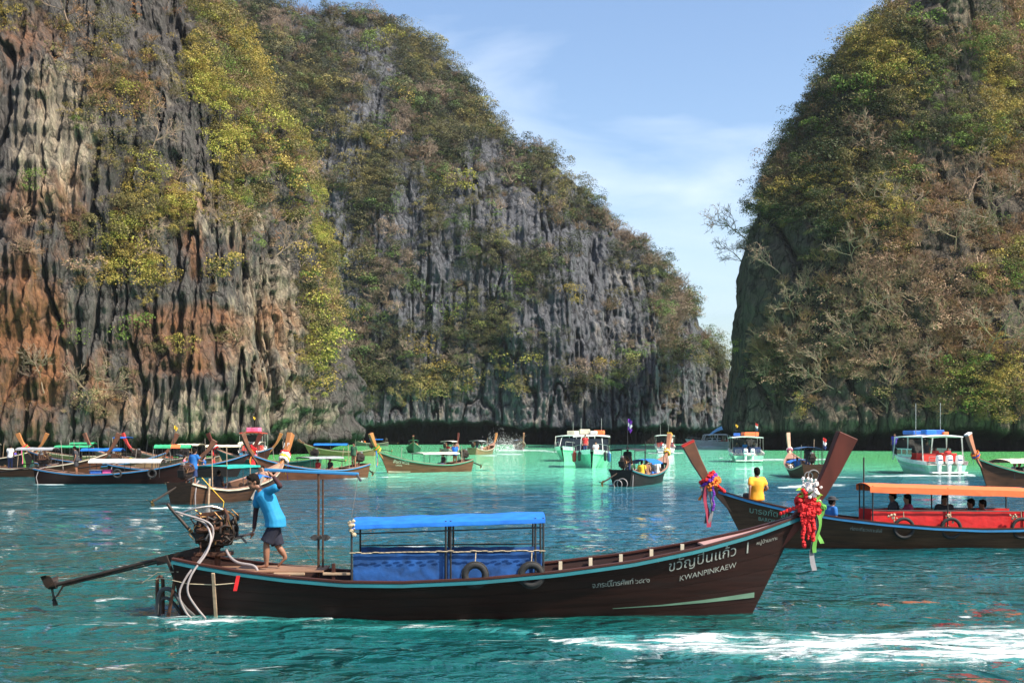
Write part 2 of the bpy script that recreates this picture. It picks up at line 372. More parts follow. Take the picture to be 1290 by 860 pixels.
# left cliff: a streaked face whose flank turns away to the right
zt, xt = edge_table([(415, 575), (420, 545), (424, 490), (408, 420), (392, 330), (373, 250), (350, 160), (302, 90), (262, 10), (225, -60), (190, -130)], 186, .16)
zz = np.concatenate([np.arange(-2, 12, .24), np.arange(12, 80, .30)]); u = np.linspace(0, 1, 360)
U, Z = np.meshgrid(u, zz); Xc = np.interp(Z, zt, xt); uf = np.clip(U / .8, 0, 1); t = np.clip((U - .8) / .2, 0, 1)
X = -78 + (Xc + 78) * uf - 16 * t ** 2; Y = 148 + 34 * uf + 16 * np.clip((uf - .62) / .38, 0, 1) ** 2.4 * 1.0 + 70 * t + .16 * Z + .004 * np.clip(Z - 20, 0, 99) ** 2 - 12
ang = sstep(.6, .86, U) * R(75)
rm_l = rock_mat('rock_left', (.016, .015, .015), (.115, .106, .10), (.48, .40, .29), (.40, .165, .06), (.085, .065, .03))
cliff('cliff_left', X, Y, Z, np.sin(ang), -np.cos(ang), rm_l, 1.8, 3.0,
    [(70, 170, 62, 110, .85), (285, 260, 70, 50, .75), (345, 430, 70, 120, .72), (230, 520, 110, 35, .62), (375, 520, 55, 30, .8), (200, 130, 60, 80, .3), (120, 340, 60, 80, .25)],
    [(30, 430, 70, 140, .85), (230, 430, 100, 60, .85), (60, 270, 70, 80, .6), (110, 500, 60, 40, .4), (350, 440, 40, 80, .5), (40, 80, 60, 80, .55), (260, 300, 60, 60, .5), (170, 470, 80, 60, .6)],
    [(335, 170, 85, 150, .95), (275, 70, 50, 90, .95), (398, 380, 30, 110, .8), (150, 160, 60, 90, .55), (185, 290, 55, 90, .75), (195, 360, 45, 60, .6), (120, 60, 90, 60, .5), (30, 20, 60, 30, .6), (60, 370, 90, 170, .28),
     (110, 500, 60, 50, .55), (235, 420, 60, 60, .4), (20, 480, 60, 60, .45), (225, 140, 50, 60, .2), (270, 350, 30, 30, .5), (400, 480, 25, 40, .7), (230, -20, 120, 60, .8)], 1, .95, 1.3, 1.0, .58)

# far mountain: one long ridge falling to the right
px = np.concatenate([np.arange(225, 930, 1.55), np.arange(930, 985, 6)]); 
sil = np.interp(px, [225, 270, 300, 340, 370, 400, 430, 460, 500, 530, 555, 575, 600, 625, 650, 685, 715, 745, 775, 800, 830, 850, 862, 875, 880, 892, 902, 918, 924, 945, 985],
                [14, 8, 6, 10, 20, 23, 17, 22, 38, 56, 72, 96, 128, 164, 184, 198, 224, 256, 286, 304, 332, 354, 370, 386, 410, 424, 442, 458, 480, 532, 546])
v = np.concatenate([np.linspace(0, .09, 44), np.linspace(.09, 1, 300)[1:], 1 + np.linspace(0, .3, 8)[1:]])
VV, PXX = np.meshgrid(v, px); VV, PXX = VV.T, PXX.T; SIL = np.interp(PXX, px, sil)
Yb = np.interp(PXX, [225, 380, 560, 700, 825, 850, 925, 985], [300, 318, 326, 318, 326, 338, 352, 372])
vc = np.clip(VV, 0, 1); top = 62 * (HY - SIL) / 535
Ysurf = Yb + 12 * vc * (HY - SIL) / 535 + top * vc ** 2.2
Ytop = Yb + 12 * (HY - SIL) / 535 + top
Ztop = EYE + (HY - SIL) / F * Ytop
Z = -2 + (Ztop + 2) * vc - np.clip(VV - 1, 0, 1) * 120; Y = Ysurf + np.clip(VV - 1, 0, 1) * 260; X = (PXX - CX) / F * Y
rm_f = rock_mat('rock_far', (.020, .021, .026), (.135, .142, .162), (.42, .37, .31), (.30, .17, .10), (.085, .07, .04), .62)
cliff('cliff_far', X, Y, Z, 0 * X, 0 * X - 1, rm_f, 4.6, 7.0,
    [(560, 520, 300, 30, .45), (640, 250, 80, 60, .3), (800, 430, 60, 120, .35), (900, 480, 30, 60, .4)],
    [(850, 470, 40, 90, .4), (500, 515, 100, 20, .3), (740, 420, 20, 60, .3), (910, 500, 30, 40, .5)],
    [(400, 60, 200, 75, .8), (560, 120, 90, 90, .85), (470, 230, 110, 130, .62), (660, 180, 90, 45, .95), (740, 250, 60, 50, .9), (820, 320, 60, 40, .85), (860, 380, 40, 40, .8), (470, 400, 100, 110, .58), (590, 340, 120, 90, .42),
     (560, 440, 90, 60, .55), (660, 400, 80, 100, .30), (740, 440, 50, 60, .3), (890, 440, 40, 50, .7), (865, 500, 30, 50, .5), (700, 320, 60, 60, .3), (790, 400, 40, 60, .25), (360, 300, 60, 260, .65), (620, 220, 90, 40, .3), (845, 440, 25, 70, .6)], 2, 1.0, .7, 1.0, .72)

# right cliff: a steep wooded face with its end towards the gap
zt, xt = edge_table([(924, 585), (926, 560), (926, 520), (936, 455), (942, 400), (948, 340), (960, 285), (985, 230), (1000, 200), (1020, 165), (1036, 140), (1056, 108), (1072, 74), (1092, 52), (1118, 28), (1145, 0), (1190, -60), (1240, -140)], 222, .22)
zz = np.concatenate([np.arange(-2, 12, .26), np.arange(12, 96, .36)]); u = np.linspace(0, 1, 350)
U, Z = np.meshgrid(u, zz); Xc = np.interp(Z, zt, xt); uf = np.clip((U - .18) / .82, 0, 1); t = np.clip((.18 - U) / .18, 0, 1)
X = Xc + (122 - Xc) * uf + 20 * t ** 2; Y = 222 + .22 * Z + 12 * (1 - np.clip(uf / .3, 0, 1)) ** 2 - 10 + 70 * t - 16 * uf + .5 * np.clip(Z - 8, 0, 999) * np.clip((uf - .1) / .5, 0, 1)
ang = sstep(.30, .08, U) * R(75)
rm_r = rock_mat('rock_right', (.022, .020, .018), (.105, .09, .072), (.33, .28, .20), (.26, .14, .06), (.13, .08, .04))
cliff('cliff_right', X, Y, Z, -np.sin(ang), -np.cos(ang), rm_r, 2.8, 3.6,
    [(960, 530, 60, 30, .5), (1150, 530, 160, 25, .4), (1195, 20, 40, 40, .5)], [(1150, 400, 140, 120, .3), (930, 480, 20, 40, .4)],
    [(1010, 180, 90, 120, .9), (1130, 120, 120, 120, .92), (1240, 200, 110, 260, .9), (1120, 330, 130, 110, .85), (1010, 330, 60, 90, .65), (1180, 450, 140, 80, .78), (1030, 450, 70, 70, .5), (1250, 500, 80, 40, .7), (1100, 505, 70, 30, .55), (1195, 20, 36, 40, -.5), (992, 480, 60, 65, .62), (980, 390, 35, 120, .6)], 3, .9, 1.0, 1 - .55 * sstep(.32, .14, U), .6)
# ---------------------------------------------------------------- vegetation on the cliffs
def leaf_mat(name, col=None, var=.35, trans=.12):
    m, n, l, p, out = nt(name)
    g = n.new('ShaderNodeNewGeometry'); z = n.new('ShaderNodeTexNoise'); z.inputs['Scale'].default_value = .9; z.inputs['Detail'].default_value = 4
    l.new(g.outputs['Position'], z.inputs['Vector'])
    r = ramp(n, [(.3, (1 - var,) * 3), (.7, (1 + var,) * 3)]); l.new(z.outputs[0], r.inputs[0])
    x = n.new('ShaderNodeMix'); x.data_type = 'RGBA'; x.blend_type = 'MULTIPLY'; x.inputs[0].default_value = 1
    if col is None:
        a = n.new('ShaderNodeAttribute'); a.attribute_type = 'INSTANCER'; a.attribute_name = 'tint'; l.new(a.outputs['Color'], x.inputs[6])
    else: x.inputs[6].default_value = (*col, 1)
    l.new(r.outputs[0], x.inputs[7]); l.new(x.outputs[2], p.inputs['Base Color'])
    p.inputs['Roughness'].default_value = .65; p.inputs['Specular IOR Level'].default_value = .25
    if trans:
        t = n.new('ShaderNodeBsdfTranslucent'); l.new(x.outputs[2], t.inputs[0]); ms = n.new('ShaderNodeMixShader'); ms.inputs[0].default_value = trans
        l.new(p.outputs[0], ms.inputs[1]); l.new(t.outputs[0], ms.inputs[2]); l.new(ms.outputs[0], out.inputs[0])
    return m
def leafy(seed, n=190, lobes=6, size=.15, flat=.75, hole=.0):
    r = np.random.RandomState(seed); V, Fc = [], []
    C = r.randn(lobes, 3) * [.48, .48, .30] + [0, 0, .35]; rad = .30 + .28 * r.rand(lobes)
    k = r.randint(0, lobes, n); d = r.randn(n, 3); d /= np.linalg.norm(d, axis=1, keepdims=True); d[:, 2] = np.where(d[:, 2] < -.3, -d[:, 2], d[:, 2])
    P = C[k] + d * (rad[k] * (.62 + .42 * r.rand(n)))[:, None] * [1, 1, flat]
    nn = d * .8 + r.randn(n, 3) * .45 + [0, 0, .35]; nn /= np.linalg.norm(nn, axis=1, keepdims=True)
    a = np.cross(nn, r.randn(n, 3)); a /= np.linalg.norm(a, axis=1, keepdims=True); b = np.cross(nn, a)
    s = size * (.55 + .9 * r.rand(n))[:, None]
    V = np.stack([P - a * s * .5, P - b * s * .32 , P + a * s * .55, P + b * s * .34 + nn * s * .15], 1).reshape(-1, 3)
    return V, np.arange(4 * n).reshape(-1, 4)
def twigs(seed, n=13, depth=3, spread=.6, w=.028):
    """bare branching bush: thin three-sided strips"""
    r = random.Random(seed); V, Q = [], []
    def seg(p, q, w0, w1):
        d = (q - p).normalized(); a = d.cross(Vector((r.uniform(-1, 1), r.uniform(-1, 1), r.uniform(-1, 1)))).normalized(); b = d.cross(a)
        k = len(V)
        for o, ww in ((p, w0), (q, w1)):
            for ax in (a, b * .87 - a * .5, -b * .87 - a * .5): V.append(tuple(o + ax * ww))
        for i in range(3): Q.append((k + i, k + (i + 1) % 3, k + 3 + (i + 1) % 3, k + 3 + i))
    def grow(p, d, L, w_, dep):
        mid = p + d * L * .5 + Vector((r.uniform(-1, 1), r.uniform(-1, 1), r.uniform(-.4, 1))) * L * .10
        e = p + d * L; seg(p, mid, w_, w_ * .8); seg(mid, e, w_ * .8, w_ * .55)
        if dep > 0:
            for c in range(3 if dep > 1 else 4):
                nd = (d + Vector((r.gauss(0, 1), r.gauss(0, 1), r.gauss(.15, .8))) * spread).normalized()
                grow(p.lerp(e, r.uniform(.45, 1)), nd, L * r.uniform(.5, .75), w_ * .55, dep - 1)
    for k in range(n):
        a = r.uniform(0, 6.28); el = r.uniform(.15, 1.3)
        grow(Vector((r.gauss(0, .15), r.gauss(0, .15), 0)), Vector((math.cos(a) * math.cos(el), math.sin(a) * math.cos(el), math.sin(el))), r.uniform(.4, .62), w, depth)
    return np.array(V), np.array(Q)
PC = bpy.data.collections.new('shrub_shapes')
LM = leaf_mat('shrub_leaf'); TM = leaf_mat('shrub_twig', var=.2, trans=0)
protos = [leafy(1, 760, 7, .074), leafy(2, 820, 10, .07), leafy(3, 640, 5, .08, .9), leafy(4, 860, 12, .066, .6), leafy(5, 300, 7, .078), leafy(6, 230, 6, .07, 1.0), twigs(1), twigs(2, 10, 3, .8), twigs(3, 16, 2, .7, .022)]
for k, (V, Q) in enumerate(protos):
    me = big_mesh('shrub_shape', V, Q, False); o = bpy.data.objects.new('shape_%02d' % k, me); me.materials.append(TM if k > 5 else LM); PC.objects.link(o)
def scatter_group():
    g = bpy.data.node_groups.new('scatter', 'GeometryNodeTree')
    g.interface.new_socket('Geometry', in_out='INPUT', socket_type='NodeSocketGeometry'); g.interface.new_socket('Geometry', in_out='OUTPUT', socket_type='NodeSocketGeometry')
    n, l = g.nodes, g.links
    gi, go, ip, ci = n.new('NodeGroupInput'), n.new('NodeGroupOutput'), n.new('GeometryNodeInstanceOnPoints'), n.new('GeometryNodeCollectionInfo')
    ci.inputs[0].default_value = PC; ci.inputs[1].default_value = True; ci.inputs[2].default_value = True
    def na(name, ty):
        q = n.new('GeometryNodeInputNamedAttribute'); q.data_type = ty; q.inputs[0].default_value = name; return q.outputs[0]
    l.new(gi.outputs[0], ip.inputs['Points']); l.new(ci.outputs[0], ip.inputs['Instance']); ip.inputs['Pick Instance'].default_value = True
    l.new(na('kind_id', 'INT'), ip.inputs['Instance Index'])
    er = n.new('FunctionNodeEulerToRotation'); l.new(na('turn', 'FLOAT_VECTOR'), er.inputs[0]); l.new(er.outputs[0], ip.inputs['Rotation'])
    l.new(na('size', 'FLOAT_VECTOR'), ip.inputs['Scale']); l.new(ip.outputs[0], go.inputs[0]); return g
SG = scatter_group()
PAL = dict(yellow=(.31, .235, .055), bright=(.30, .29, .055), olive=(.150, .128, .048), dark=(.055, .066, .028), fresh=(.13, .19, .036), brown=(.24, .140, .072), twig=(.31, .205, .135), rust=(.40, .175, .06), straw=(.32, .24, .13))
def scatter(cl, name, label, n, size, mixes, seed, zmin=5, cool=None):
    """mixes: list of (ellipse list or None, {colour: weight})"""
    c = CL[cl]; r = np.random.RandomState(seed)
    w = (c['den'] ** 1.5 * np.minimum(c['area'], np.percentile(c['area'], 98))).ravel().copy(); w[c['V'][..., 2].ravel() < zmin] = 0
    PX, PY = c['PX'].ravel(), c['PY'].ravel(); w[(PX < -90) | (PX > 1380) | (PY < -90)] = 0
    idx = r.choice(len(w), n, p=w / w.sum()); P = c['V'].reshape(-1, 3)[idx]; N = c['N'].reshape(-1, 3)[idx]; d = c['den'].ravel()[idx]
    names = list(PAL); W = np.zeros((n, len(names)))
    for L, mx_ in mixes:
        k = np.ones(n) if L is None else ell(PX[idx], PY[idx], L)
        row = np.array([mx_.get(q, 0) for q in names], float); W = W * (1 - k[:, None]) + row[None] * k[:, None]
    # neighbours tend to share a kind
    sn = fbm(P[:, 0] * .09 + seed, P[:, 1] * .05, P[:, 2] * .09, 3); u_ = np.clip((sn - .5) * 2.2 + .5 + r.randn(n) * .22, 0.001, .999)
    cum = np.cumsum(W / W.sum(1, keepdims=True), 1); ci = np.minimum((u_[:, None] > cum).sum(1), len(names) - 1)
    tint = np.array([PAL[names[k]] for k in ci]) * (.75 + .5 * r.rand(n))[:, None]
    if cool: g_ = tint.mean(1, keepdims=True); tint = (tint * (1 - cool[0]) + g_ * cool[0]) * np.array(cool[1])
    tw = np.array([names[k] in ('brown', 'twig') for k in ci]); ru = np.array([names[k] in ('rust', 'straw') for k in ci])
    kind = np.where(tw & (r.rand(n) < .78), r.randint(6, 9, n), np.where(ru, r.randint(4, 6, n), r.randint(0, 5, n)))
    sz = size[0] + (size[1] - size[0]) * r.rand(n) ** 2.0; sz = sz * np.where(ru, .55, 1.0)
    P = P + N * (sz * (.05 + .38 * r.rand(n)))[:, None]; P[:, 2] -= sz * .12
    me = bpy.data.meshes.new(name); me.from_pydata([tuple(v) for v in P], [], [])
    a = me.attributes.new('kind_id', 'INT', 'POINT'); a.data.foreach_set('value', kind.astype(np.int32))
    a = me.attributes.new('turn', 'FLOAT_VECTOR', 'POINT'); tu = np.stack([-.45 * N[:, 1] * -1 * .8, .36 * N[:, 0], r.rand(n) * 6.283], -1)
    tu[:, 0] = np.where(np.abs(N[:, 1]) > .1, .35 * r.rand(n), 0) * 0 + r.randn(n) * .2; tu[:, 1] = r.randn(n) * .2; a.data.foreach_set('vector', tu.astype(np.float32).ravel())
    a = me.attributes.new('size', 'FLOAT_VECTOR', 'POINT'); s3 = np.stack([sz * (.85 + .4 * r.rand(n)), sz * (.85 + .4 * r.rand(n)), sz * (.75 + .4 * r.rand(n))], -1); a.data.foreach_set('vector', s3.astype(np.float32).ravel())
    a = me.attributes.new('tint', 'FLOAT_COLOR', 'POINT'); a.data.foreach_set('color', np.concatenate([tint, np.ones((n, 1))], 1).astype(np.float32).ravel())
    o = link(name, me, None); tag(o, label, 'shrubs', kind='stuff'); md = o.modifiers.new('scatter', 'NODES'); md.node_group = SG
scatter('cliff_left', 'cliff_shrubs', 'yellow-green and dry orange scrub clinging to the streaked cliff beside the moored longtails', 4300, (.6, 2.9),
    [(None, dict(olive=2, brown=2, twig=1.5, yellow=1, rust=1)), ([(330, 180, 110, 170, 1), (275, 60, 60, 90, 1), (395, 400, 40, 130, 1)], dict(yellow=3.2, bright=1.4, olive=4, dark=.9, brown=1.2, fresh=.7, twig=1.0)),
     ([(40, 430, 110, 150, 1), (235, 430, 90, 70, 1)], dict(rust=5, brown=1.5, straw=1, olive=.6, twig=1.2)), ([(175, 250, 80, 130, .8)], dict(yellow=3, olive=3, brown=1.5, bright=1, rust=.7)), ([(110, 500, 70, 50, .9)], dict(twig=5, straw=1, brown=1))], 5)
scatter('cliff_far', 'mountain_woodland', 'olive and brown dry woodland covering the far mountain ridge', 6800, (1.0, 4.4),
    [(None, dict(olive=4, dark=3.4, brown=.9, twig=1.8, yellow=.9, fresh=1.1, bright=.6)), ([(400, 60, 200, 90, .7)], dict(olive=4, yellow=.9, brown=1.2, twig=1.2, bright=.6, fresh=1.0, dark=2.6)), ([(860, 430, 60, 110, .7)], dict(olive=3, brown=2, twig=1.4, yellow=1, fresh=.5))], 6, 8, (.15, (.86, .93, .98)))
scatter('cliff_right', 'cliff_thicket', 'leafless brown thicket and green scrub covering the steep cliff behind the white speedboat', 6600, (.9, 3.6),
    [(None, dict(twig=4, brown=5, olive=.5, straw=1.6, yellow=.25)), ([(1060, 150, 170, 140, 1), (1000, 260, 70, 110, .8)], dict(olive=3.4, dark=4, brown=1.8, fresh=1.0, yellow=.5, bright=.3, twig=.7)), ([(1190, 110, 120, 100, .8)], dict(dark=2, olive=3, fresh=1.6, bright=.8, brown=1)),
     ([(1210, 500, 90, 50, .9), (1250, 330, 40, 60, .8)], dict(fresh=1.4, olive=2, bright=.7, brown=4)), ([(960, 440, 40, 110, .8)], dict(olive=2, dark=2, brown=2, twig=1))], 7)

# trees and shrubs that stand out one by one
def on_cliff(cl, px_, py_):
    c = CL[cl]; d = (c['PX'] - px_) ** 2 + (c['PY'] - py_) ** 2 + np.where(c['N'][..., 1] > .2, 60, 0) + .02 * (c['V'][..., 1] - c['V'][..., 1].min())
    k = np.unravel_index(np.argmin(d), d.shape); return Vector(c['V'][k]), Vector(c['N'][k])
def shrub(cl, px_, py_, size, col, label, group, proto, name='shrub', cat='shrub', lean=.25, twig_m=None):
    P, N = on_cliff(cl, px_, py_)
    N.z = 0; N.normalize()
    root = empty(name, P - N * .3, rng.uniform(0, 6.28)); tag(root, ('large ' if size > (3.7 if cl == 'cliff_left' else 4.6) else 'small ' if size < 3 else '') + label, cat, group); root.scale = (size,) * 3
    o = link('crown', CROWN[proto], col, root); o.location = (0, 0, .25); link('trunk', TRUNK, MATS['bark'], root)
    return root
mat('bark', (.17, .13, .095), .9, .3, 9); mat('pale_bark', (.27, .19, .135), .85, .25, 5)
ADJ = dict(yellow='golden-yellow', bright='lime-yellow', olive='olive', dark='dark green', fresh='fresh green', brown='brown', straw='straw-coloured')
CROWN = []
for k, a in enumerate(((21, 800, 9, .072), (22, 700, 7, .078), (23, 850, 11, .07))):
    V, Q = leafy(*a); CROWN.append(big_mesh('crown', V, Q, False))
tb = MB(); tb.tube([(0, 0, -.35), (.03, .02, 0), (-.02, .03, .25), (.04, 0, .55)], [.05, .04, .032, .012], 6)
for k in range(4):
    a = k * 1.6 + .3; tb.tube([(.0, .02, .12 + .06 * k), (.2 * math.cos(a), .2 * math.sin(a), .38 + .05 * k), (.42 * math.cos(a), .42 * math.sin(a), .55 + .05 * k)], [.022, .016, .006], 5)
TRUNK = tb.mesh('trunk')
LC = {k: leaf_mat('leaf_' + k, v) for k, v in PAL.items()}
for cl, lab, grp, sz, L in (
    ('cliff_left', ' rounded shrub rooted in the flank of the streaked cliff', 'shrubs on the streaked cliff flank', (3.0, 4.6),
     [(330, 95, 'yellow'), (318, 130, 'yellow'), (345, 165, 'bright'), (300, 105, 'olive'), (310, 175, 'yellow'), (335, 205, 'yellow'), (355, 230, 'yellow'), (290, 60, 'yellow'), (268, 40, 'olive'), (320, 240, 'olive'), (350, 275, 'yellow'), (372, 300, 'olive'), (380, 340, 'yellow'), (392, 380, 'yellow'), (400, 425, 'olive'), (408, 455, 'bright'), (395, 405, 'bright'), (415, 492, 'yellow')]),
    ('cliff_left', ' shrub jutting from the bare streaked cliff face', 'shrubs on the bare streaked cliff face', (2.0, 3.3),
     [(150, 145, 'yellow'), (120, 150, 'olive'), (140, 185, 'olive'), (160, 128, 'bright'), (110, 165, 'fresh'), (145, 300, 'bright'), (180, 310, 'yellow'), (195, 345, 'yellow'), (175, 345, 'bright'), (210, 355, 'yellow'), (270, 350, 'yellow'), (85, 430, 'fresh'), (152, 430, 'fresh'), (40, 235, 'fresh'), (180, 280, 'yellow'), (150, 45, 'olive'), (100, 30, 'brown'), (235, 445, 'yellow'), (110, 515, 'straw')])):
    for px_, py_, c_ in L: shrub(cl, px_, py_ + 6, rng.uniform(*sz), LC[c_], ADJ[c_] + lab, grp, rng.randrange(3))
for px_, py_, c_, s_ in [(575, 240, 'bright', 6), (455, 345, 'olive', 6), (420, 170, 'olive', 5), (505, 130, 'yellow', 5), (690, 270, 'olive', 5), (640, 190, 'dark', 5), (555, 480, 'yellow', 5), (575, 490, 'yellow', 5), (630, 475, 'bright', 6), (675, 470, 'bright', 5), (560, 210, 'dark', 6), (520, 95, 'dark', 5), (600, 150, 'olive', 6), (430, 400, 'olive', 6), (530, 445, 'yellow', 5), (480, 190, 'yellow', 5), (845, 440, 'dark', 6), (780, 380, 'olive', 4), (715, 375, 'yellow', 4), (460, 60, 'fresh', 5), (490, 55, 'bright', 5), (650, 360, 'fresh', 5), (760, 470, 'yellow', 4), (570, 400, 'fresh', 5)]:
    shrub('cliff_far', px_, py_ + 6, s_, LC[c_], ADJ[c_] + ' broad-crowned tree standing out from the grey rock of the far mountain', 'trees on the far mountain', rng.randrange(3), 'tree', 'tree')
for px_, py_, c_, s_ in [(1095, 70, 'olive', 5), (1035, 95, 'dark', 5), (1085, 130, 'fresh', 4.5), (1110, 112, 'bright', 4), (1150, 60, 'fresh', 5), (1165, 95, 'bright', 4), (1060, 160, 'olive', 5), (1000, 150, 'dark', 4), (1275, 70, 'bright', 5), (1290, 50, 'fresh', 5), (1045, 215, 'dark', 5), (1215, 150, 'olive', 5), (1245, 350, 'bright', 3), (1100, 395, 'olive', 3.4), (1200, 490, 'bright', 3.2), (1115, 515, 'olive', 3.6), (1225, 510, 'fresh', 3), (1175, 505, 'olive', 4), (965, 285, 'dark', 4), (932, 440, 'bright', 2.4), (1020, 490, 'olive', 3.5), (1130, 30, 'olive', 5), (1230, 20, 'dark', 5)]:
    shrub('cliff_right', px_, py_ + 6, s_, LC[c_], ADJ[c_] + ' leafy tree rooted on the steep thicket-covered cliff', 'green trees on the thicket cliff', rng.randrange(3), 'tree', 'tree')
# leafless trees with pale limbs
def bare_mesh(seed, w=.0115):
    r = random.Random(seed); T, B = MB(), MB()
    def grow(p, d, L, w_, dep, dst):
        pts = [p]; q = p
        for k in range(3):
            d = (d + Vector((r.gauss(0, .2), r.gauss(0, .2), r.gauss(.05, .18)))).normalized(); q = q + d * L / 3; pts.append(q)
        dst.tube(pts, [w_, w_ * .85, w_ * .7, w_ * .55], 4 if dep < 3 else 6, dep > 2)
        if dep > 0:
            for c in range(4):
                nd = (d + Vector((r.gauss(0, .7), r.gauss(0, .7), r.gauss(.1, .6)))).normalized()
                grow(pts[r.choice((1, 2, 3, 3))], nd, L * r.uniform(.5, .72), max(w_ * .6, .0030), dep - 1, B)
    grow(Vector((0, 0, -.03)), Vector((r.gauss(0, .3), r.gauss(0, .2), 1)).normalized(), .42, w, 4, T); return T.mesh('trunk'), B.mesh('crown')
BARE = [bare_mesh(s_) for s_ in (3, 8, 15)]
def bare_tree(cl, px_, py_, h, lean, label, group, k):
    P, N = on_cliff(cl, px_, py_); N.z = 0; N.normalize()
    root = empty('bare_tree', P - N * .2, 0); tag(root, label if group is None else ('tall ' if h >= 10 else 'small ' if h < 7.5 else 'medium-sized ') + label, 'tree', group); h *= 1.35; root.scale = (h,) * 3
    root.rotation_euler = (.35 + rng.uniform(-.2, .3), lean, rng.uniform(-.5, .5))
    link('trunk', BARE[k][0], MATS['pale_bark'], root); link('crown', BARE[k][1], MATS['pale_bark'], root)
for px_, py_, h, lean in [(1185, 430, 13, -.7), (1060, 495, 9, -1.1), (1110, 470, 11, -.8), (1240, 450, 11, .3), (1290, 440, 10, -.5), (1035, 430, 9, -.6), (1130, 375, 10, -.4), (1200, 320, 10, -.2), (1150, 300, 8, .3), (1260, 300, 11, -.5), (1105, 205, 8, -.5), (1270, 135, 10, -.7), (1000, 400, 7, -.7), (1075, 340, 8, -.3), (1160, 500, 8, .4), (1265, 480, 9, -.3), (1010, 470, 7, -.4), (1085, 270, 8, .2), (1220, 250, 9, .2), (985, 345, 7, -.6)]:
    bare_tree('cliff_right', px_, py_, h, lean, 'leafless tree with pale limbs on the brown thicket-covered cliff', 'leafless trees on the thicket cliff', rng.randrange(3))
bare_tree('cliff_right', 942, 305, 9.5, -.75, 'leafless tree leaning out over the gap from the cliff edge', None, 0)
bare_tree('cliff_right', 938, 335, 7, -1.0, 'small leafless tree low on the cliff edge above the gap', None, 1)
for px_, py_, h, lean in [(190, 200, 7, .5), (165, 330, 6, .6), (90, 40, 8, -.3), (160, 445, 6, -.7), (345, 320, 6, .6), (110, 520, 7, .2), (60, 500, 6, -.2), (280, 300, 5, .3)]:
    bare_tree('cliff_left', px_, py_, h, lean, 'leafless twiggy tree on the streaked orange cliff', 'leafless trees on the streaked cliff', rng.randrange(3))
# ---------------------------------------------------------------- boat materials
def wood_hull(name, col, rough=.6, coat=.04):
    """varnished planking: grain along the boat, scuffs and water stains"""
    if name in MATS: return MATS[name]
    return mat(name, col, rough, .38, 3.0, stretch=(.35, 1, 5.0), bump=.12, coat=coat, spec=.25, dirt=.5, dirtc=tuple(c * .35 + .012 for c in col))
def cloth(name, col, rough=.75, var=.2): return mat(name, col, rough, var, 5.0, bump=.7, dirt=.25, dirtc=tuple(c * .55 for c in col))
def paint(name, col, rough=.4, dirt=.3): return mat(name, col, rough, .12, 4, dirt=dirt, coat=.1)
def metal(name, col, rough=.45, m_=.9): return mat(name, col, rough, .35, 14, m_, dirt=.6, dirtc=(.05, .025, .012))
HULLS = dict(mahogany=(.021, .0065, .0045), black=(.016, .013, .012), brown=(.13, .052, .026), tan=(.27, .17, .09), darkred=(.055, .018, .012), green=(.03, .10, .06), grey=(.13, .12, .11), walnut=(.080, .038, .020))
for k, c in HULLS.items(): wood_hull('hull_' + k, c)
mat('prow_red', (.085, .018, .011), .6, .3, 4, stretch=(1, 1, .3), bump=.1, spec=.3); mat('prow_orange', (.38, .15, .04), .5, .25, 4, stretch=(1, 1, .3), coat=.1); mat('prow_pale', (.55, .33, .22), .6, .2, 4)
mat('prow_tan', (.40, .17, .09), .55, .2, 4); mat('prow_brown', (.15, .06, .03), .5, .3, 4)
mat('deck_wood', (.30, .17, .12), .65, .25, 5, stretch=(.4, 4, 1), dirt=.35); mat('deck_pink', (.44, .25, .22), .6, .15, 5, stretch=(.4, 4, 1), dirt=.25); mat('inside_wood', (.20, .105, .06), .75, .3, 5, stretch=(.4, 3, 1), dirt=.4)
mat('raw_wood', (.36, .25, .16), .8, .25, 6, stretch=(.5, .5, 3)); mat('grey_wood', (.25, .22, .19), .85, .25, 6, stretch=(1, 1, .3))
paint('teal', (.022, .17, .20)); paint('blue_line', (.03, .20, .42)); paint('green_line', (.04, .25, .16)); paint('cream_line', (.62, .56, .42)); paint('white_paint', (.78, .78, .76)); paint('mint', (.40, .66, .58)); paint('seafoam', (.25, .62, .42)); paint('wake_green', (.15, .26, .18))
paint('red_paint', (.55, .03, .02)); paint('orange_paint', (.75, .20, .03)); paint('navy', (.02, .04, .13)); paint('black_paint', (.012, .012, .013), .5); mat('letter', (.34, .35, .31), .8, .2, 14, dirt=.9, dirtc=(.05, .025, .02)); mat('letter_green', (.22, .36, .28), .8, .2, 14, dirt=.8, dirtc=(.05, .03, .02)); paint('yellow_paint', (.8, .5, .04))
cloth('tarp_blue', (.010, .155, .62), .5); cloth('curtain_blue', (.012, .075, .26), .6, .5); cloth('tarp_teal', (.01, .33, .28)); cloth('tarp_orange', (.85, .165, .045), .6, .06); cloth('curtain_red', (.60, .012, .012), .6); cloth('tarp_white', (.62, .58, .54)); cloth('tarp_cream', (.72, .64, .47)); cloth('tarp_green', (.03, .34, .15)); cloth('tarp_navy', (.02, .07, .17)); cloth('tarp_grey', (.30, .31, .33)); cloth('tarp_black', (.025, .027, .03))
cloth('cloth_red', (.62, .012, .015), .8, .25); cloth('cloth_purple', (.17, .03, .36), .8, .25); cloth('cloth_orange', (.85, .20, .02), .8, .25); cloth('cloth_green', (.09, .27, .04), .8, .2); cloth('cloth_white', (.78, .74, .70), .8); cloth('cloth_pink', (.78, .15, .30), .8); cloth('cloth_yellow', (.85, .55, .04), .8); cloth('cloth_silver', (.17, .165, .18), .6); cloth('cloth_maroon', (.25, .02, .05), .8); cloth('cloth_blue', (.03, .10, .50), .8)
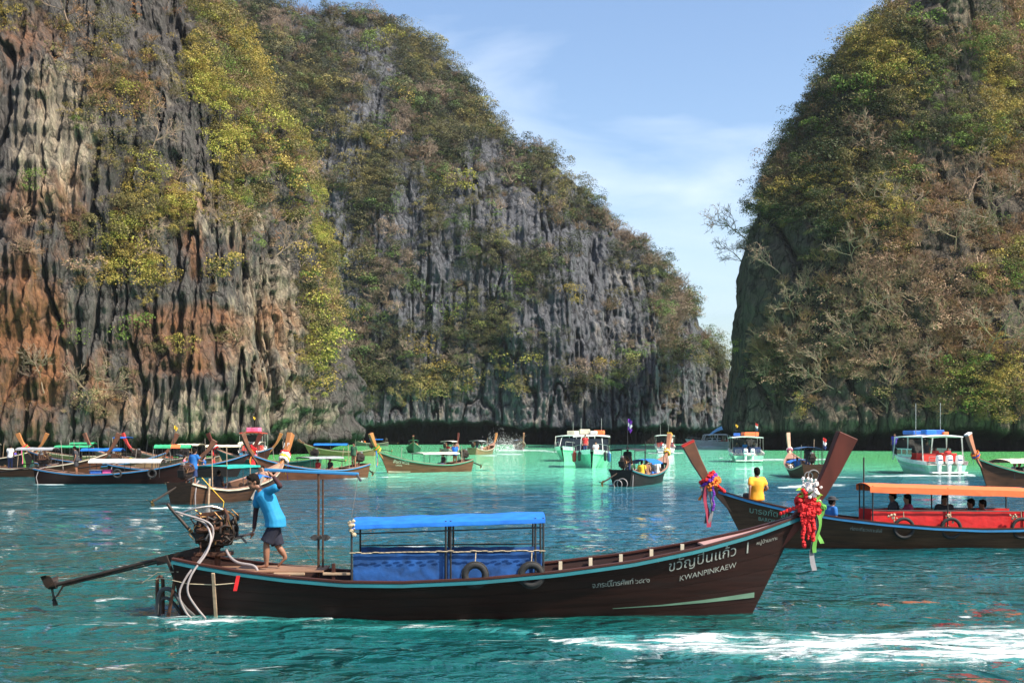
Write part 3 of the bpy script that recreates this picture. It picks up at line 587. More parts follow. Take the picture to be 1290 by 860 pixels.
metal('iron', (.030, .022, .018), .6, .5); metal('rust', (.085, .036, .020), .75, .3); metal('steel', (.42, .40, .38), .4); metal('brass', (.35, .20, .08), .45); mat('hose', (.27, .235, .23), .45, .12, 8); mat('hose_dark', (.05, .05, .05), .5); mat('rubber', (.018, .018, .018), .8, .3, 12); mat('rope', (.45, .36, .24), .9, .25, 20); mat('pole_black', (.02, .02, .022), .5, .2, 8)
mat('glass_dark', (.015, .02, .024), .12, .2, 2); mat('petal_white', (.80, .70, .66), .7, .2, 30); mat('leaf_plastic', (.30, .52, .06), .6, .25, 20); mat('plastic_blue', (.03, .13, .5), .4); mat('plastic_pink', (.7, .1, .35), .4); mat('gel_white', (.82, .82, .8), .3, .05); mat('skin', (.23, .105, .06), .55, .15, 8); mat('skin_fair', (.42, .24, .16), .55, .12, 8); mat('hair', (.010, .008, .007), .9, .3, 30, spec=.1)
M = MATS
SMALL = {}

class Boat:
    """a wooden longtail hull; x runs from the stern to the bow, z = 0 is the waterline"""
    SH = ([0, .04, .10, .18, .27, .36, .48, .60, .72, .83, .92, 1.0], [.94, .86, .76, .66, .585, .575, .63, .735, .89, 1.10, 1.33, 1.60])
    BM = ([0, .06, .15, .3, .5, .68, .8, .9, .96, 1.0], [.60, .68, .77, .85, .86, .76, .60, .36, .17, .045])
    def __init__(s, L=10.4, beam=1.0, sheer=1.0):
        s.L, s.bm, s.sh = L, beam, sheer
    def zs(s, u): return float(np.interp(u, *s.SH)) * s.sh
    def b(s, u):
        us = np.linspace(max(u - .03, 0), min(u + .03, 1), 5); return float(np.mean(np.interp(us, *s.BM))) * s.bm if 0 < u < 1 else float(np.interp(u, *s.BM)) * s.bm
    def pt(s, u, t, off=0.0, side=-1):
        zk, z1 = -.32, s.zs(u); x = (.14 + (s.L - 1.08) * u) * (1 - t) + s.L * u * t
        f = .60 * (1 - u ** 3) + .16 * u ** 3
        y = s.b(u) * (f + (1 - f) * t ** .85) + off
        return Vector((x, side * max(y, .012), zk + (z1 - zk) * t))
    def surf(s, x, z, off=.006, side=-1):
        u = x / s.L
        for _ in range(8):
            t = (z + .32) / (s.zs(u) + .32); p = s.pt(min(max(u, 0), 1), t, off, side); u += (x - p.x) / s.L
        return p
def text_mesh(body, size, spacing=1.0):
    c = bpy.data.curves.new('lettering', 'FONT'); c.body = body; c.size = size; c.space_character = spacing; c.resolution_u = 3
    o = bpy.data.objects.new('lettering', c); COL.objects.link(o); dg = bpy.context.evaluated_depsgraph_get(); dg.update()
    me = bpy.data.meshes.new_from_object(o.evaluated_get(dg)); COL.objects.unlink(o); bpy.data.objects.remove(o)
    bm = bmesh.new(); bm.from_mesh(me); bmesh.ops.remove_doubles(bm, verts=bm.verts, dist=1e-4); bmesh.ops.triangulate(bm, faces=bm.faces)
    bmesh.ops.subdivide_edges(bm, edges=[e for e in bm.edges if e.calc_length() > .08], cuts=2); bm.to_mesh(me); bm.free(); return me
def hull_text(B, body, x0, z0, size, slope, parent, m, side=-1, spacing=1.0):
    """painted letters following the planking"""
    me = text_mesh(body, size, spacing); w = max(v.co.x for v in me.vertices)
    for v in me.vertices:
        tx = v.co.x if side < 0 else v.co.x
        x = x0 + tx if side < 0 else x0 - tx
        v.co = B.surf(x, z0 + v.co.y + slope * tx, .017, side)
    return link('lettering', me, m, parent)
def canopy(root, x0, x1, z0, z1, w, m, rise=.16, posts=(), curtain=None, rails=(), zb=.6, drop=.07, yc=0.0, post_m='pole_black', wave=.012, name='canopy'):
    P = []; n = 14; k = 9
    for i in range(n + 1):
        f = i / n; row = []
        for j in range(k + 1):
            g = -1 + 2 * j / k; zz = z0 + (z1 - z0) * f + rise * (1 - abs(g) ** 2.2) + wave * math.sin(f * 23 + g * 2) * (1 - g * g)
            row.append(Vector((x0 + (x1 - x0) * f, yc + g * w / 2, zz)))
        P.append([row[0] + Vector((0, -.01, -drop * (1 + .04 * math.sin(i * 2.1))))] + row + [row[-1] + Vector((0, .01, -drop * (1 + .04 * math.sin(i * 1.7))))])
    c = MB().sheet(P, .014).build(name, m, root, True)
    for px_ in posts:
        f = (px_ - x0) / (x1 - x0); zt_ = z0 + (z1 - z0) * f
        for sd in (-1, 1):
            MB().tube([(px_, yc + sd * (w / 2 - .05), zb), (px_, yc + sd * (w / 2 - .05), zt_ + .02)], .019, 6).build('canopy_post', M[post_m], root)
        if len(posts) > 1 and w > .9:
            MB().tube([(px_, yc - w / 2 + .05, zt_)] + [(px_, yc + (w / 2 - .05) * g, zt_ + (rise - .03) * (1 - abs(g) ** 2.2)) for g in (-.6, -.2, .2, .6)] + [(px_, yc + w / 2 - .05, zt_)], .014, 5).build('canopy_hoop', M[post_m], root)
    for zr in rails:
        for sd in (-1, 1):
            MB().tube([(min(posts), yc + sd * (w / 2 - .05), zr[0]), (max(posts), yc + sd * (w / 2 - .05), zr[1])], .013, 6).build('side_rail', M[post_m], root)
    if curtain:
        cm, za, zc = curtain
        for sd in (-1, 1):
            Q = [[Vector((x0 + .05 + (x1 - x0 - .1) * i / 26, yc + sd * (w / 2 - .09 + .003 * math.sin(i * 1.9)), za + (zc - za) * j / 4 + .008 * math.sin(i * 1.3))) for j in range(5)] for i in range(27)]
            MB().grid(Q).build('side_curtain', cm, root, True)
    return c
def engine(root, x, z, sc=1.0, detail=True, tail=((-2.6, .0, -.62)), tiller=(.72, .0, .15), rich=False):
    """car engine on a swivel post with the long propeller shaft"""
    if 'eng' not in SMALL:
        b = MB(); b.box((0, 0, .05), (.62, .34, .34)); b.box((-.02, 0, .26), (.52, .24, .14), top=.85); b.box((.02, -.02, -.15), (.5, .22, .12), top=1.2); b.box((.25, -.14, .18), (.14, .10, .2)); b.box((-.2, -.17, .0), (.18, .1, .16)); b.box((-.1, .18, .1), (.3, .08, .12))
        SMALL['eng'] = b.mesh('engine_block', False, .02)
        h = MB(); h.box((0, 0, .36), (.44, .17, .07)); [h.tube([(-.18 + .12 * k, -.12, .3), (-.18 + .12 * k, -.2, .25), (-.18 + .12 * k, -.23, .1)], .026, 7) for k in range(4)]; h.tube([(-.24, -.24, .1), (.2, -.24, .1)], .04, 8)
        SMALL['head'] = h.mesh('cylinder_head', True)
        f = MB(); f.torus((.36, 0, .06), .17, .026, 'x', 18, 6); f.tube([(.33, 0, .06), (.42, 0, .06)], .05, 10); [f.box((.375, .09 * math.cos(a), .06 + .09 * math.sin(a)), (.012, .19 * abs(math.cos(a)) + .035, .19 * abs(math.sin(a)) + .035), (a, 0, 0)) for a in (0, 1.57)]
        f.torus((.41, -.12, .22), .07, .018, 'x', 12, 6); f.torus((.41, .1, .26), .06, .018, 'x', 12, 6)
        SMALL['fly'] = f.mesh('flywheel', True)
        a = MB(); a.tube([(-.08, .02, .38), (-.08, .02, .47)], [.10, .10], 14); a.tube([(-.08, .02, .47), (-.08, .02, .49)], [.115, .09], 14)
        SMALL['air'] = a.mesh('air_filter', True)
        e = MB(); e.tube([(.15, -.24, .1), (.28, -.26, .14), (.31, -.22, .3), (.24, -.1, .42), (.02, -.05, .46)], .028, 8); SMALL['exh'] = e.mesh('exhaust_pipe', True)
        w = MB(); r = random.Random(4)
        for k in range(9):
            p0 = Vector((r.uniform(-.3, .35), r.uniform(-.22, .0), r.uniform(0, .4))); p1 = p0 + Vector((r.uniform(-.25, .25), r.uniform(-.12, .05), r.uniform(-.25, .2))); w.tube([p0, p0.lerp(p1, .5) + Vector((0, -.05, .08)), p1], .009, 5)
        SMALL['wir'] = w.mesh('engine_wiring', True)
        p = MB(); p.tube([(-.04, 0, 0), (.06, 0, 0)], [.035, .05], 10)
        for k in range(3):
            a_ = k * 2.094 + .4; d = Vector((0, math.cos(a_), math.sin(a_))); s_ = d.cross(Vector((1, 0, 0)))
            p.grid([[d * q * .25 + (s_ * (g * .06) * math.sin(math.pi * min(q + .12, 1)) ** .7 + Vector((g * .035, 0, 0))) for g in (-1, -.3, .3, 1)] for q in (.1, .35, .6, .85, 1)])
        SMALL['prp'] = p.mesh('propeller', True)
    e = link('engine', SMALL['eng'], M['iron'], root, (x, 0, z), (0, R(-6), 0), sc)
    for k, mm, nm in (('head', 'rust', 'cylinder_head'), ('fly', 'iron', 'flywheel'), ('air', 'steel', 'air_filter'), ('exh', 'rust', 'exhaust_pipe'), ('wir', 'brass', 'engine_wiring')):
        if detail or k in ('head', 'fly', 'exh'): link(nm, SMALL[k], M[mm], e)
    MB().tube([(x + .05, 0, z - .85 * sc), (x + .05, 0, z - .2 * sc)], .05, 8).build('swivel_post', M['rust'], root)
    t0 = Vector((x + .15, 0, z - (.15 if rich else .26) * sc)); t1 = Vector((x, 0, z)) + Vector(tail)
    d = (t1 - t0).normalized(); sh = MB().tube([t0, t1], .032, 8)
    sh.tube([t0 + Vector((0, .02, -.06)), t0.lerp(t1, .93) + Vector((0, .0, -.045))], .017, 6)
    if rich: sh.box(t0.lerp(t1, .22) + Vector((0, 0, -.03)), (1.0, .07, .13), (0, -math.atan2(d.z, d.x) + math.pi, 0))
    shaft = sh.build('tail_shaft', M['iron'], root, True)
    pr = link('propeller', SMALL['prp'], M['iron' if rich else 'brass'], shaft, t1, (rng.random() * 0, -math.atan2(d.z, -d.x) * -1, 0), 1.35 if rich else 1.0)
    if rich:
        fn = t0.lerp(t1, .92); MB().tube([fn, fn + Vector((-.12, 0, -.20)), fn + Vector((-.22, 0, -.30))], [.018, .016, .010], 6).build('skeg', M['iron'], shaft)
    if tiller:
        MB().tube([t0, t0 + Vector(tiller) * .5 + Vector((0, 0, .02)), t0 + Vector(tiller)], .022, 7).build('tiller', M['steel'], root, True)
BOATS = {}
def longtail(key, loc, head, label, L=9.0, beam=1.0, sheer=1.0, hull='mahogany', line='teal', planks=0, prow='prow_brown', prow_h=1.0, can=(), eng=True, tail=(-2.6, 0, -.62), group='longtail boats in the lagoon', engz=1.32, deck='deck_wood', rich=False, prow_edge=None, stripe=None, cat='longtail boat'):
    B = Boat(L, beam, sheer); root = empty('longtail_boat', loc, head); tag(root, label, cat, group)
    B.root = root; BOATS[key] = B; hm = M['hull_' + hull]
    us = [k / 44 for k in range(45)] if planks else [k / 22 for k in range(23)]
    h = MB(); ts = [0, .05, .1, .175, .25, .325, .4, .475, .55, .7, .85, 1.0]
    inn = -.022 if planks else 0.0
    for sd in (-1, 1):
        h.grid([[B.pt(u, t, inn, sd) for t in ts] for u in us]); h.grid([[B.pt(u, t, -.055, sd) for t in ts] for u in us])
        h.grid([[B.pt(u, 1, inn, sd), B.pt(u, 1, -.055, sd)] for u in us])
    h.grid([[B.pt(u, 0, inn, -1), B.pt(u, 0, inn, 1)] for u in us]); h.grid([[B.pt(0, t, inn, -1), B.pt(0, t, inn, 1)] for t in ts]); h.grid([[B.pt(0, t, -.055, -1) + Vector((.06, 0, 0)), B.pt(0, t, -.055, 1) + Vector((.06, 0, 0))] for t in ts])
    ho = h.build('hull', hm, root, True)
    if planks:
        gap = .0012
        for sd in (-1, 1):
            for k in range(planks):
                t0, t1 = .10 + .90 * k / planks, .10 + .90 * (k + 1) / planks
                p = MB(); jit = rng.uniform(-.0004, .0004)
                rows = [[B.pt(u, t0 + gap, -.018, sd), B.pt(u, t0 + gap, .004 + jit, sd), B.pt(u, t0 * .8 + t1 * .2, .005 + jit, sd), B.pt(u, (t0 + t1) / 2, .006 + jit, sd), B.pt(u, t0 * .2 + t1 * .8, .005 + jit, sd), B.pt(u, t1 - gap, .004 + jit, sd), B.pt(u, t1 - gap, -.018, sd)] for u in us]
                p.grid(rows); p.build('plank', hm, ho, False)
    for sd in (-1, 1):
        r = MB(); r.grid([[B.pt(u, 1, 0, sd) + Vector((0, sd * dy, dz)) for dy, dz in ((.008, -.075), (.042, -.07), (.042, -.01), (.008, -.004))] for u in us], True); r.build('rub_rail', M[line], root)
        r = MB(); r.grid([[B.pt(u, 1, 0, sd) + Vector((0, sd * dy, dz)) for dy, dz in ((.05, .0), (.05, .03), (-.085, .03), (-.085, .0))] for u in us], True); r.build('cap_rail', M['hull_darkred' if planks else 'deck_wood'], root)
    # floor, thwarts, decks
    MB().grid([[Vector((B.pt(u, 1).x, sd * max(abs(B.surf(B.pt(u, 1).x, .20 + .5 * max(0, u - .6), 0, 1).y) - .09, .02), .20 + .5 * max(0, u - .6))) for sd in (-1, 1)] for u in us[1:-5]]).build('floor', M['inside_wood'], root)
    fd = [u for u in us if u >= .84]; MB().sheet([[Vector((B.pt(u, 1).x, g * max(B.b(u) - .02, .02), B.zs(u) - .012 + .02 * (1 - g * g))) for g in (-1, -.5, 0, .5, 1)] for u in fd], .03).build('foredeck', M[deck], root)
    ad = [u for u in us if u <= .19]; MB().sheet([[Vector((B.pt(u, 1).x + .03, g * (B.b(u) - .07), B.zs(.12) - .03)) for g in (-1, 0, 1)] for u in ad], .03).build('aft_deck', M['inside_wood'], root)
    for u in (.30, .44, .58, .68, .76):
        x = u * L; MB().box((x, 0, B.zs(u) - .16), (.22, 2 * B.b(u) - .36, .035)).build('thwart', M['raw_wood'], root)
    if planks:
        for u in (.615, .665, .715, .765, .815):
            for sd in (1,): MB().box((u * L, sd * (B.b(u) - .15), B.zs(u) - .08), (.06, .05, .2)).build('rib_head', M['cream_line'], root)
    # raised prow post
    zt_ = B.zs(1.0); q = MB(); ph = prow_h
    cl = [(L - .42, zt_ - .5, .11, .06), (L - .08, zt_ - .12, .12, .07), (L + .12, zt_ + .13, .10, .085), (L + .34, zt_ + .40 * ph, .105, .10), (L + .56, zt_ + .82 * ph, .135, .115), (L + .80, zt_ + 1.36 * ph, .17, .13)]
    rows = []
    for k, (x, z, hw, ht) in enumerate(cl):
        a = cl[max(k - 1, 0)]; b_ = cl[min(k + 1, len(cl) - 1)]; d = Vector((b_[0] - a[0], 0, b_[1] - a[1])).normalized(); nn = Vector((d.z, 0, -d.x))
        rows.append([Vector((x, 0, z)) + nn * hw * sx + Vector((0, ht * sy, 0)) for sx, sy in ((-1, -1), (1, -1), (1, 1), (-1, 1))])
    q.grid(rows, True); q.add(rows[-1], [(0, 1, 2, 3)]); q.add(rows[0], [(3, 2, 1, 0)]); po = q.build('prow_post', M[prow], root, False, .012)
    rows[0], rows[1] = [a_.lerp(b_, .90) for a_, b_ in zip(rows[4], rows[5])], rows[5]
    if prow_edge: MB().grid([[v + (v - sum(rows[k], Vector()) / 4) * .05 for v in rows[k]] for k in (0, 1)], True).add([v + (v - sum(rows[5], Vector()) / 4) * .06 + Vector((0, 0, .012)) for v in rows[5]], [(0, 1, 2, 3)]).build('prow_cap', M[prow_edge], po)
    B.prow = Vector((L + .16, 0, zt_ + .18))
    if stripe:
        for sd in (-1, 1):
            MB().grid([[B.surf(x, z, .012, sd) for z in zz_] for x, zz_ in stripe[1]]).build('bow_stripe', M[stripe[0]], ho)
    for c in can: canopy(root, **c)
    if eng: engine(root, .45 if not rich else .56, engz * (1 if rich else .95), 1.0 if not rich else .97, True, tail, rich=rich, tiller=(.56, -.2, .19) if rich else (.72, 0, .15))
    return B
def bw(B, p):
    """boat coordinates to world"""
    return B.root.matrix_basis @ Vector(p)
def garland(B, label, cols, ribbons, sc=1.0, extra=None, name='flower_garland', group=None):
    """flower rings and cloth bands tied round the neck of the prow, their ends hanging down"""
    o = B.prow; root = empty(name, bw(B, o), B.root.rotation_euler.z); tag(root, label, 'garland', group)
    dirv = Vector((.22, 0, .27)).normalized()
    for k, c in enumerate(cols):
        b = MB(); ctr = dirv * (.085 * k - .06) * sc
        for j in range(46):
            a = 6.283 * j / 23 + rng.gauss(0, .05); p = ctr + Vector((-.21 * math.cos(a) * dirv.z, .175 * math.sin(a), .21 * math.cos(a) * dirv.x)) * (1 + .12 * rng.random()); b.ball(p + dirv * rng.gauss(0, .022), .040 * sc * rng.uniform(.6, 1.25), 6, 4, .5)
        b.build('flower_ring', M[c], root)
    for k, (c, dy, ln, w, dx) in enumerate(ribbons):
        P = []; n = 9
        for i in range(n + 1):
            f = i / n; row = []
            for g in (-1, 0, 1):
                row.append(Vector((dx + .05 * math.sin(f * 5 + k), dy + g * w * (.5 + .25 * f) * .6, -.08 - ln * f)) + Vector((g * w * .55 + .012 * math.sin(7 * f + g), .012 * math.sin(6 * f + g * 2 + k), 0)))
            P.append(row)
        MB().sheet(P, .006).build('ribbon', M[c], root, True)
    if extra: extra(root)
    return root
# ---------------------------------------------------------------- people
def fused(mb, voxel, it=3, fac=.5):
    me = mb.mesh('body'); o = bpy.data.objects.new('body', me); COL.objects.link(o)
    r = o.modifiers.new('r', 'REMESH'); r.mode = 'VOXEL'; r.voxel_size = voxel; r.use_smooth_shade = True
    s_ = o.modifiers.new('s', 'SMOOTH'); s_.factor = fac; s_.iterations = it
    dg = bpy.context.evaluated_depsgraph_get(); dg.update(); out = bpy.data.meshes.new_from_object(o.evaluated_get(dg))
    COL.objects.unlink(o); bpy.data.objects.remove(o); out.polygons.foreach_set('use_smooth', [True] * len(out.polygons)); return out
def lerp_pts(a, b, n=4): return [Vector(a).lerp(Vector(b), k / n) for k in range(n + 1)]
def limb(mb, a, b, r0, r1, bulge=0.0, n=9, flat=1.0):
    p = lerp_pts(a, b, 5); mb.tube(p, [r0 + (r1 - r0) * k / 5 + bulge * math.sin(math.pi * k / 5) for k in range(6)], n, True, flat); mb.ball(a, r0 * .98, 8, 6); mb.ball(b, r1 * .98, 8, 6)
def figure(J, voxel=.022, sleeve=.55, bottom='shorts', hand=None, head_turn=0.0, head_tilt=0.0, loose=.02, hair_len=.0, armsleeves=False):
    """one continuous body over the joints J, with shirt, bottoms and hair fitted over it"""
    J = {k: Vector(v) for k, v in J.items()}; b = MB(); out = {}
    tors = [J['pelvis'] - Vector((0, 0, .06)), J['pelvis'], J['pelvis'].lerp(J['chest'], .45), J['chest'], J['chest'].lerp(J['neck'], .55), J['neck']]
    b.tube(tors, [.135, .155, .135, .165, .15, .062], 14, True, .70); limb(b, J['neck'], J['head'] - Vector((0, 0, .03)), .056, .05)
    M3 = Euler((0, head_tilt, head_turn)).to_matrix()
    def hp(x, y, z): return J['head'] + M3 @ Vector((x, y, z))
    def hb(mb, c, r, n=12, m_=8):
        k = len(mb.v); mb.ball((0, 0, 0), r, n, m_); mb.v[k:] = [tuple(hp(*c) + M3 @ Vector(v)) for v in mb.v[k:]]
    hb(b, (0, 0, .035), (.098, .076, .098)); hb(b, (.022, 0, -.045), (.070, .058, .078)); hb(b, (.052, 0, -.085), (.036, .036, .032)); hb(b, (.098, 0, -.012), (.02, .014, .026), 8, 6); hb(b, (.086, 0, .02), (.022, .05, .014), 8, 6); hb(b, (.084, 0, -.058), (.014, .026, .011), 8, 6)
    for sd in (-1, 1): hb(b, (-.008, sd * .078, -.008), (.018, .01, .032), 8, 6)
    for s_ in 'LR':
        limb(b, J['sh' + s_], J['el' + s_], .052, .040, .004); limb(b, J['el' + s_], J['wr' + s_], .040, .027, .006); b.ball(J['sh' + s_], .066, 9, 6)
        d = (J['wr' + s_] - J['el' + s_]).normalized(); hd = J.get('ha' + s_, J['wr' + s_] + d * .09)
        limb(b, J['wr' + s_], J['wr' + s_].lerp(hd, .8), .028, .038, 0, 8, .6)
        side = d.cross(Vector((0, 1, 0))); side = side.normalized() if side.length > .2 else Vector((1, 0, 0)); side2 = d.cross(side).normalized()
        curl = side if hand is None else hand[s_]
        for k in range(4):
            base = J['wr' + s_].lerp(hd, .9) + side2 * (.026 - .0175 * k); ln = (.062, .07, .066, .052)[k]
            k1 = base + d * ln * .5 + curl * .012; k2 = k1 + (d * .55 + curl * .8).normalized() * ln * .45; b.tube([base - d * .02, k1, k2], [.0095, .009, .007], 6)
        tb_ = J['wr' + s_].lerp(hd, .45) + side2 * .03; b.tube([tb_, tb_ + side2 * .022 + d * .025, tb_ + side2 * .024 + d * .05 + curl * .02], [.011, .0105, .008], 6)
        limb(b, J['hp' + s_], J['kn' + s_], .082, .056, .004); limb(b, J['kn' + s_], J['an' + s_], .052, .036, .012)
        to = J['to' + s_]; limb(b, J['an' + s_], J['an' + s_] + Vector((0, 0, -.03)), .038, .036); limb(b, J['an' + s_] + Vector((0, 0, -.035)), to, .036, .026, .004, 8, .7)
    limb(b, J['shL'], J['shR'], .062, .062); limb(b, J['hpL'], J['hpR'], .1, .1)
    out['body'] = fused(b, voxel)
    q = MB(); L_ = loose
    q.tube([tors[0] - Vector((0, 0, .05)), tors[1], tors[2], tors[3], tors[4], tors[5].lerp(tors[4], .35)], [.20 + L_, .19 + L_, .162 + L_, .172 + L_, .158 + L_, .085], 16, True, .80); limb(q, J['shL'], J['shR'], .074, .074)
    for s_ in 'LR': limb(q, J['sh' + s_], J['sh' + s_].lerp(J['el' + s_], sleeve), .072, .066 + L_ * .4)
    out['shirt'] = fused(q, voxel, 2)
    q = MB(); q.tube([tors[1] + Vector((0, 0, .05)), tors[1] - Vector((0, 0, .09))], [.16, .175], 14, True, .78); limb(q, J['hpL'], J['hpR'], .108, .108)
    for s_ in 'LR':
        if bottom == 'shorts': q.ball(J['hp' + s_], .108, 9, 6); q.tube(lerp_pts(J['hp' + s_], J['hp' + s_].lerp(J['kn' + s_], .97), 5), [.108, .109, .108, .108, .111, .116], 12)
        else: limb(q, J['hp' + s_], J['kn' + s_], .1, .074); limb(q, J['kn' + s_], J['an' + s_], .072, .055)
    out['bottom'] = fused(q, voxel, 2)
    q = MB(); hb(q, (-.012, 0, .052), (.104, .086, .098)); hb(q, (-.045, 0, .0), (.068, .082, .085)); hb(q, (.058, 0, .098), (.045, .062, .032), 8, 6)
    if hair_len: hb(q, (-.06, 0, -.08), (.05, .075, hair_len))
    out['hair'] = fused(q, voxel * .7, 2)
    if armsleeves:
        q = MB()
        for s_ in 'LR': limb(q, J['sh' + s_].lerp(J['el' + s_], .55), J['el' + s_], .05, .046); limb(q, J['el' + s_], J['el' + s_].lerp(J['wr' + s_], .92), .046, .034)
        out['arm_sleeves'] = fused(q, voxel, 1)
    out['hp'] = hp
    return out
def person(fig, loc, rz, label, shirt, bottom='navy', skin='skin', hair='hair', sc=1.0, group=None, hat=None, name='person', bname='trousers'):
    o = link(name, fig['body'], M[skin], None, loc, (0, 0, rz), sc); tag(o, label, 'person', group)
    link('shirt', fig['shirt'], M[shirt], o); link(bname, fig['bottom'], M[bottom], o); link('hair', fig['hair'], M[hair], o)
    if 'arm_sleeves' in fig: link('arm_sleeves', fig['arm_sleeves'], M['sleeve_dark'], o)
    if hat: link('hat', HAT, M[hat], o, fig['hp'](0, 0, .07))
    return o
def pose(**k):
    J = dict(pelvis=(0, 0, .95), chest=(0, 0, 1.28), neck=(0, 0, 1.47), head=(.02, 0, 1.60), shL=(0, .175, 1.42), shR=(0, -.175, 1.42), elL=(-.02, .23, 1.14), elR=(-.02, -.23, 1.14), wrL=(.06, .24, .90), wrR=(.06, -.24, .90), hpL=(0, .09, .92), hpR=(0, -.09, .92), knL=(.02, .10, .50), knR=(.02, -.10, .50), anL=(-.02, .10, .09), anR=(-.02, -.10, .09), toL=(.15, .12, .03), toR=(.15, -.12, .03)); J.update(k); return J
def sit(**k):
    J = dict(pelvis=(0, 0, .12), chest=(.02, 0, .45), neck=(.03, 0, .64), head=(.05, 0, .77), shL=(.02, .175, .59), shR=(.02, -.175, .59), elL=(.0, .25, .32), elR=(.0, -.25, .32), wrL=(.2, .17, .2), wrR=(.2, -.17, .2), hpL=(0, .09, .09), hpR=(0, -.09, .09), knL=(.42, .13, .14), knR=(.42, -.13, .14), anL=(.44, .13, -.26), anR=(.44, -.13, -.26), toL=(.6, .14, -.32), toR=(.6, -.14, -.32)); J.update(k); return J
cloth('shirt_cyan', (.01, .22, .42), .8, .15); cloth('shirt_yellow', (.80, .36, .02), .8, .1); cloth('sleeve_dark', (.03, .006, .008), .8); cloth('shirt_blue', (.01, .12, .38), .8); cloth('shirt_dark', (.03, .03, .035), .8); cloth('shirt_red', (.55, .03, .03), .8); cloth('shirt_white', (.72, .70, .68), .8); cloth('shirt_purple', (.06, .04, .32), .8); cloth('shirt_green', (.03, .10, .05), .8); cloth('vest_orange', (.85, .20, .02), .8); cloth('shorts_navy', (.008, .009, .022), .85); cloth('trousers_tan', (.3, .15, .08), .85)
h_ = MB(); h_.tube([(0, 0, -.02), (0, 0, .0), (0, 0, .012), (0, 0, .05), (0, 0, .075)], [.17, .165, .105, .098, .05], 16); HAT = h_.mesh('hat', True)
V_ = .03
FIG = dict(stand=figure(pose(), V_, .5, 'trousers'), reach=figure(pose(elR=(.12, -.24, 1.2), wrR=(.36, -.2, 1.18), chest=(.04, 0, 1.28), neck=(.07, 0, 1.46), head=(.11, 0, 1.58), shL=(.06, .175, 1.41), shR=(.06, -.175, 1.41)), V_, .5, 'shorts'),
           sit=figure(sit(), V_, .5, 'trousers'), sit2=figure(sit(chest=(-.03, 0, .44), neck=(-.03, 0, .62), head=(-.01, 0, .75), shL=(-.02, .175, .57), shR=(-.02, -.175, .57), elL=(-.14, .25, .33), elR=(-.14, -.25, .33), wrL=(-.12, .27, .08), wrR=(.14, -.15, .22)), V_, .5, 'trousers'), sit3=figure(sit(), V_, .5, 'trousers', hair_len=.13))
def seat(B, key, x, y, z, rz, label, shirt, **k):
    return person(FIG[key], bw(B, (x, y, z)), B.root.rotation_euler.z + rz, label, shirt, **k)

# ---------------------------------------------------------------- the long dark boat crossing the foreground
c0 = Vector(((228 - CX) / F * 21.45, 21.45, 0))
stripe = ('wake_green', [(7.2, (.105, .115)), (8.0, (.13, .155)), (8.7, (.165, .215)), (9.2, (.20, .27)), (9.62, (.235, .325))])
B1 = longtail('main', c0, R(.8), 'long dark mahogany longtail boat with blue awning and a helmsman at its stern', 10.4, 1.0, 1.0, 'mahogany', 'teal', 6, 'prow_red', 1.0,
    [dict(x0=2.90, x1=6.08, z0=1.50, z1=1.60, w=1.44, m=M['tarp_blue'], rise=.07, posts=(2.93, 4.46, 4.54, 5.92, 6.05), curtain=(M['curtain_blue'], .48, 1.03), rails=((1.44, 1.54), (1.36, 1.46), (1.05, 1.08)), zb=.45, drop=.05)],
    True, (-2.72, 0, -.86), group=None, engz=1.30, deck='deck_pink', rich=True, stripe=stripe)
for k, (body, x, z, sz, sl, sp) in enumerate((('ขวัญปิ่นแก้ว', 8.10, .72, .245, .215, 1.0), ('1', 9.40, .985, .27, .2, 1.0), ('KWANPINKAEW', 8.30, .555, .130, .21, 1.0), ('จ.กระบี่โทรศัพท์ ๖๘๙๑', 6.84, .47, .125, .085, .92), ('หมู่บ้านเกาะ', 9.62, 1.13, .085, .22, 1.0))):
    hull_text(B1, body, x, z, sz, sl, B1.root, M['letter'], -1, sp)
r_ = B1.root
MB().box((2.30, .0, 1.45), (.036, .04, 1.75)).build('mast', M['hull_walnut'], r_, False, .006); MB().box((2.37, .03, 1.42), (.03, .03, 1.6)).build('mast', M['hull_walnut'], r_, False, .006)
MB().box((2.18, .02, 2.345), (1.58, .11, .05), (0, R(2.6), 0)).build('mast_beam', M['blue_line'], r_, False, .01)
MB().tube([(2.95, -.05, 2.30), (3.02, -.1, 2.20)], .02, 6).build('beam_hook', M['hose_dark'], r_); MB().tube([(2.97, -.06, 2.28), (2.94, -.35, 1.9), (2.92, -.62, 1.62)], .006, 5).build('stay_line', M['hose_dark'], r_); MB().tube([(1.5, 0, 2.36), (1.46, -.05, 1.95), (2.28, -.05, .75)], .004, 5).build('stay_line', M['hose_dark'], r_)
pb = MB()
for sd in (-1, 1): pb.grid([[Vector((2.34 + sd * (.03 + .17 * f), -.07 + .012 * g, 1.25 + g * .055 * math.sin(math.pi * min(f + .18, 1)) ** .8)) for g in (-1, 0, 1)] for f in (0, .3, .6, .85, 1)])
pb.tube([(2.34, -.10, 1.25), (2.34, -.02, 1.25)], .035, 8); pb.build('spare_propeller', M['rubber'], r_)
